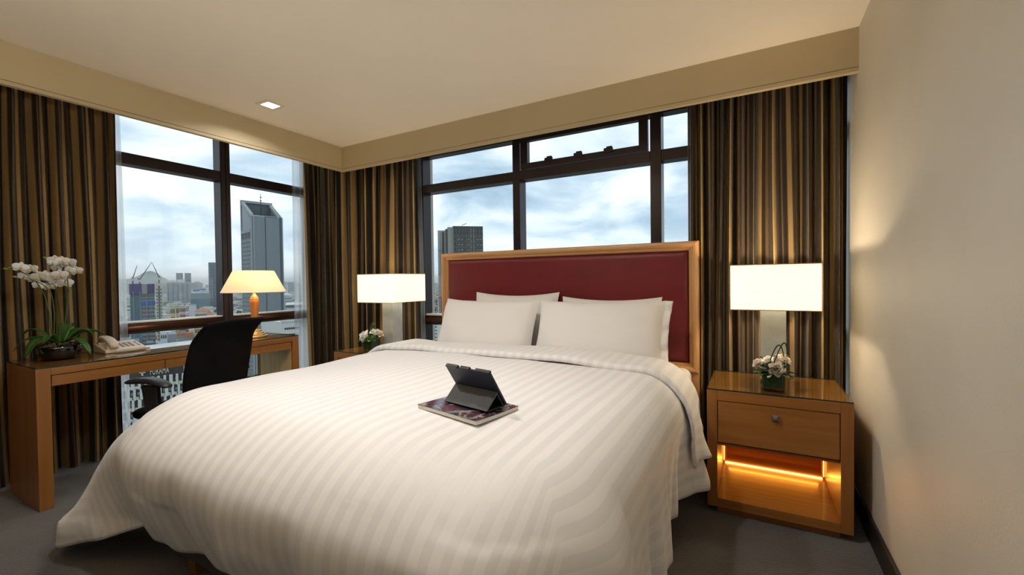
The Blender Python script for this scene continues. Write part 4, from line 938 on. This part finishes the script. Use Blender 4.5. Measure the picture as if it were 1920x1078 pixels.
def lowb(name, label, u0, u1, vt_, dist, depth, wall, roof, rh=3, gable=False, yaw=0):
    t, w, h = block(name, label, u0, u1, vt_, dist, depth, wall, yaw)
    if gable: MB().hexa([(-w/2-1, -1, h), (w/2+1, -1, h), (w/2+1, depth+1, h), (-w/2-1, depth+1, h), (-w/2+depth*.3, depth/2-.2, h+rh), (w/2-depth*.3, depth/2-.2, h+rh), (w/2-depth*.3, depth/2+.2, h+rh), (-w/2+depth*.3, depth/2+.2, h+rh)]).build('roof', C[roof], t)
    else: part(t, 'roof', roof, -w/2-.4, w/2+.4, -.4, depth+.4, h, h+rh)
    return t, w, h
lowb('warehouse', 'long shed with a bright blue roof before the blue glass tower', 362, 374, 546, 1900, 60, 'white', 'blue', 5)
lowb('warehouse', 'smaller blue roofed shed next to a white hall', 375, 386, 544, 2000, 60, 'white', 'blue', 4)
lowb('mall', 'low dark teal mall block under the blue sheds', 357, 393, 551, 1750, 70, 'teal', 'teal', 2)
t, w, h = lowb('shop_block', 'small yellow block among the low roofs', 320, 328, 575, 1050, 14, 'yellow', 'concrete', 1); wins(t, -w/2, w/2, 3, h-1, 4, 3, 'window', stuff=True)
t, w, h = lowb('shop_block', 'yellow ended block joined to the pink one', 329.5, 335.5, 574, 1020, 14, 'yellow', 'concrete', 1); wins(t, -w/2, w/2, 3, h-1, 4, 3, 'window', stuff=True)
t, w, h = lowb('shop_block', 'pink low block with dark windows', 337, 347.5, 574.5, 1010, 14, 'pink', 'concrete', 1); wins(t, -w/2, w/2, 3, h-1, 6, 4, 'window', stuff=True)
lowb('office_block', 'plain pale grey block among trees', 354, 368, 572, 1080, 25, 'white', 'grey', 1)
t, w, h = lowb('school_building', 'long building with an orange tiled roof', 366, 394, 583, 980, 30, 'cream', 'orange', 5, True); wins(t, -w/2, w/2, 2, h-1, 12, 2, 'window', stuff=True)
lowb('terrace_house', 'orange roofed house near the mullion', 388, 399, 589, 860, 16, 'cream', 'orange', 4, True)
# below the guard rail
t, w, h = block('apartment_block', 'white and blue apartment block seen below the guard rail', 300, 321, 622, 430, 12, 'white'); wins(t, -w/2+.3, w/2-.3, 4, h-1, 5, 9, 'window', .55, .5)
t, w, h = block('apartment_tower', 'beige tower seen below the guard rail next to the chair', 364, 386, 611, 330, 14, 'beige'); wins(t, -w/2+.3, w/2-.3, 4, h-1, 5, 14, 'window', .5, .5)
# round tiered building, car parks, roofs towards the corner
pc_ = far(538, 566, 900); pg = thing('tiered_hall', 'round tiered hall with a conical roof beyond the tall tower', 'building', (pc_.x, pc_.y, GZ)); r_ = 8.5; hh = far(538, 550, 900).z-GZ
MB().lathe([(r_, 0), (r_, hh-8)], 20).build('drum', C['greylt'], pg)
for k in range(4): MB().lathe([(r_+1.2, hh-8-k*5), (r_+1.2, hh-6.6-k*5)], 20).build('tier', C['white'], pg)
MB().lathe([(r_+1.6, hh-3), (2.5, hh), (2.2, hh+1.6), (.2, hh+2.2)], 20).build('roof', C['white'], pg)
t, w, h = block('car_park', 'pale car park block with slotted walls below the rail near the corner', 527, 566, 603, 210, 26, 'roofw', yaw=.35)
wins(t, -w/2+1, w/2-1, h-26, h-1.5, 7, 9, 'window', .78, .3); part(t, 'parapet', 'white', -w/2-.3, w/2+.3, -.4, .4, h, h+.8)
t, w, h = block('market_hall', 'wide pale roof hall beyond the car park', 537, 575, 572, 560, 60, 'white'); part(t, 'roof', 'roofw', -w/2-1, w/2+1, -1, 61, h, h+.8); part(t, 'eave', 'greydk', -w/2-1, w/2+1, -1.2, -.8, h-2, h)
t, w, h = block('pink_block', 'small pink block at the edge of the trees', 553, 562, 566, 690, 14, 'pink'); part(t, 'roof', 'white', -w/2-.3, w/2+.3, -.3, 14, h, h+.6)
# through the window beside the headboard
t, w, h = block('car_park', 'white slotted car park below the rail beside the headboard', 797, 822, 606, 175, 24, 'roofw', yaw=-.25)
wins(t, -w/2+.4, w/2-.4, h-9, h-.8, 4, 6, 'window', .75, .28); part(t, 'parapet', 'greydk', -w/2, w/2, -.2, .2, h-.6, h)
for lb, u0, u1, v, d_ in (('apartment block with an orange hipped roof, the farther of the pair by the slim tower', 800, 821, 561, 620), ('apartment block with an orange hipped roof, the nearer lower one of the pair', 798, 819, 575, 480)):
    t, w, h = lowb('apartment_block', lb, u0, u1, v, d_, 14, 'concrete', 'orange', 4, True); wins(t, -w/2+.4, w/2-.4, 4, h-1.5, 5, 14, 'window', .55, .6)

# hotel with pier and window grid below the desk
t, w, h = block('hotel_building', 'white hotel with deep window grid and a roof sign below the desk', 205, 350, 672, 185, 30, 'greydk', yaw=.02)
nc, nr = 11, 16; fh = 3.45; x0 = -w/2+.6; x1 = w/2-1.0; dx = (x1-x0)/nc
pm = MB().box(-.36, .36, -.9, .1, -fh*.52, fh*.52).mesh('pier', C['warmwhite'], False); gm = MB().box(-dx/2+.38, dx/2-.38, -.35, -.05, -.85, .85).mesh('window', C['window'], False); bm_ = MB().box(-dx/2+.3, dx/2-.3, -.75, 0, -.45, .45).mesh('spandrel', C['cream'], False); am_ = MB().box(-.35, .35, -.5, -.3, -.5, .5).mesh('pane', C['winlt'], False)
ztop = h-6.0
for j in range(9):
    for i in range(nc+1):
        o = bpy.data.objects.new('pier', pm); COL.objects.link(o); o.parent = t; o.location = (x0+dx*i+(.25 if (j % 2) else -.15), 0, ztop-fh*(j+.5)); o.scale.x = 1.25 if (i+j) % 3 == 0 else .9
    for i in range(nc):
        for me, nm, dz, dx_ in ((gm, 'window', .3, 0), (bm_, 'spandrel', -1.2, 0), (am_, 'pane', .25, .5)):
            o = bpy.data.objects.new(nm, me); COL.objects.link(o); o.parent = t; o.location = (x0+dx*(i+.5)+dx_, 0, ztop-fh*(j+.5)+dz)
part(t, 'lower_storeys', 'concrete', -w/2, w/2, -.5, .1, 0, ztop-fh*9); part(t, 'end_wall', 'concrete', w/2-1.0, w/2+2.6, -.9, 30, 0, h+.5); part(t, 'sign_fascia', 'dark', -w/2, w/2-1, -.6, .1, ztop, h)
part(t, 'parapet', 'greylt', -w/2, w/2, -.7, .3, h, h+1.0)
for (a, b, c, d, e) in ((-.30, -.12, 8, 20, 5), (-.02, .08, 14, 24, 3.5), (.12, .26, 5, 14, 4), (.3, .42, 16, 26, 6)): part(t, 'roof_plant', 'greydk' if a < 0 else 'grey', w*a, w*b, c, d, h, h+e)
cu = bpy.data.curves.new('sign_text', 'FONT'); cu.body = 'FURAMA'; cu.extrude = .15; cu.size = 3.0; cu.space_character = 1.15; to = bpy.data.objects.new('sign_text', cu); COL.objects.link(to)
dg = bpy.context.evaluated_depsgraph_get(); tm = bpy.data.meshes.new_from_object(to.evaluated_get(dg)); bpy.data.objects.remove(to)
tm.materials.clear(); tm.materials.append(C['warmwhite'])
sg = bpy.data.objects.new('sign_letters', tm); COL.objects.link(sg); sg.parent = t; sg.rotation_euler = (PI/2, 0, 0)
tw_ = max(v.co.x for v in tm.vertices)
wl = t.matrix_world  # parent not evaluated yet: work in its own frame
pa, pb = far(281, 700, 184), far(317, 700, 184); rzt = t.rotation_euler.z
la = (pa-t.location).xy.to_3d(); lx = la.x*math.cos(rzt)+la.y*math.sin(rzt); lb_ = (pb-t.location).xy.to_3d(); lx2 = lb_.x*math.cos(rzt)+lb_.y*math.sin(rzt)
sg.location = (lx, -1.0, ztop+.75); sg.scale = ((lx2-lx)/tw_, 1.05, 1)
em = MB().box(-.25, .25, -.1, .1, 0, 3.0).box(-1.1, 1.1, -.1, .1, 1.9, 2.4).box(-.8, .8, -.1, .1, .9, 1.3); eo = em.build('sign_emblem', C['cream'], t, loc=(lx-1.9, -1.0, ztop+.75))

# uncountable sprawl: low roofs, trees, far skyline, hill
rr = random.Random(11)
def sprawl(nm, label, mt_, n, dmin, dmax, s0, s1, h0, h1_, seed, azs=((195, 600), (760, 860))):
    r2 = random.Random(seed); mb = MB()
    for k in range(n):
        u = r2.uniform(*(azs[0] if r2.random() < .8 else azs[1])); d = math.sqrt(r2.uniform(dmin**2, dmax**2)); c = far(u, 533, d); a = r2.uniform(-.3, .3)+math.atan2(c.y, c.x); ax, ay = Vector((math.cos(a), math.sin(a), 0)), Vector((-math.sin(a), math.cos(a), 0))
        sx, sy, hh_ = r2.uniform(s0, s1), r2.uniform(s0, s1), r2.uniform(h0, h1_); mb.obox((c.x, c.y, GZ+hh_/2), ax, ay, Vector((0, 0, 1)), sx, sy, hh_/2)
    return tag(mb.build(nm, C[mt_]), label, 'city blocks', kind='stuff')
sprawl('low_roofs', 'scattered pale low roofs spread over the city floor', 'roofw', 700, 650, 3600, 4, 13, 5, 11, 1)
sprawl('low_roofs', 'scattered grey low roofs spread over the city floor', 'grey', 900, 650, 3600, 4, 14, 5, 12, 2)
sprawl('low_roofs', 'scattered rust red low roofs spread over the city floor', 'orange', 260, 650, 3200, 3.5, 9, 5, 9, 3)
sprawl('low_roofs', 'cream housing rows spread over the city floor', 'cream', 380, 700, 4200, 5, 16, 8, 20, 4)
sprawl('far_skyline', 'hazy grey-blue skyline of far towers along the horizon', 'grey', 220, 4200, 7800, 12, 30, 30, 120, 5)
sprawl('far_skyline', 'hazy pale far apartment rows along the horizon', 'white', 160, 3600, 6500, 12, 34, 18, 70, 6)
ico = [(0, 0, 1)]+[(math.cos(a)*.89, math.sin(a)*.89, .45) for a in [i*2*PI/5 for i in range(5)]]+[(math.cos(a)*.89, math.sin(a)*.89, -.45) for a in [(i+.5)*2*PI/5 for i in range(5)]]+[(0, 0, -1)]
icf = [(0, 1+i, 1+(i+1) % 5) for i in range(5)]+[(1+i, 6+i, 1+(i+1) % 5) for i in range(5)]+[(1+(i+1) % 5, 6+i, 6+(i+1) % 5) for i in range(5)]+[(11, 6+(i+1) % 5, 6+i) for i in range(5)]
mb = MB()
for k in range(2600):
    u = rr.uniform(*((195, 600) if rr.random() < .8 else (760, 860))); d = math.sqrt(rr.uniform(480**2, 3600**2)); c = far(u, 533, d)
    if noise.noise(Vector((c.x*.004, c.y*.004, 0))) < -.02: continue
    r_ = rr.uniform(5, 12); b = len(mb.v); mb.v += [(c.x+x*r_*rr.uniform(.8, 1.2), c.y+y*r_, GZ+5+z*r_*.75) for x, y, z in ico]
    for f in icf: mb.face([b+i for i in f])
tag(mb.build('tree_canopy', C['tree'], smooth=True), 'dark green tree canopy between the low roofs', 'trees', kind='stuff')
# hill on the horizon
hc0, hc1 = far(150, 533, 9500), far(345, 533, 9500)
def hf(u, v):
    c = hc0.lerp(hc1, u); dirv_ = Vector((c.x, c.y, 0)).normalized(); hgt = 330*math.exp(-((u-.66)/.22)**2)+210*math.exp(-((u-.25)/.2)**2)+40*noise.noise(Vector((u*7, 2, 0)))+15*noise.noise(Vector((u*23, v*9, 0)))
    return (c.x+dirv_.x*1800*v, c.y+dirv_.y*1800*v, GZ+max(0, hgt)*math.sin(PI*v)*min(1, u*9, (1-u)*9))
tag(MB().grid(hf, 60, 14).build('hill', C['green'], smooth=True), 'long low wooded hill on the hazy horizon', 'hill', kind='structure')
# aerial haze lying over the far city
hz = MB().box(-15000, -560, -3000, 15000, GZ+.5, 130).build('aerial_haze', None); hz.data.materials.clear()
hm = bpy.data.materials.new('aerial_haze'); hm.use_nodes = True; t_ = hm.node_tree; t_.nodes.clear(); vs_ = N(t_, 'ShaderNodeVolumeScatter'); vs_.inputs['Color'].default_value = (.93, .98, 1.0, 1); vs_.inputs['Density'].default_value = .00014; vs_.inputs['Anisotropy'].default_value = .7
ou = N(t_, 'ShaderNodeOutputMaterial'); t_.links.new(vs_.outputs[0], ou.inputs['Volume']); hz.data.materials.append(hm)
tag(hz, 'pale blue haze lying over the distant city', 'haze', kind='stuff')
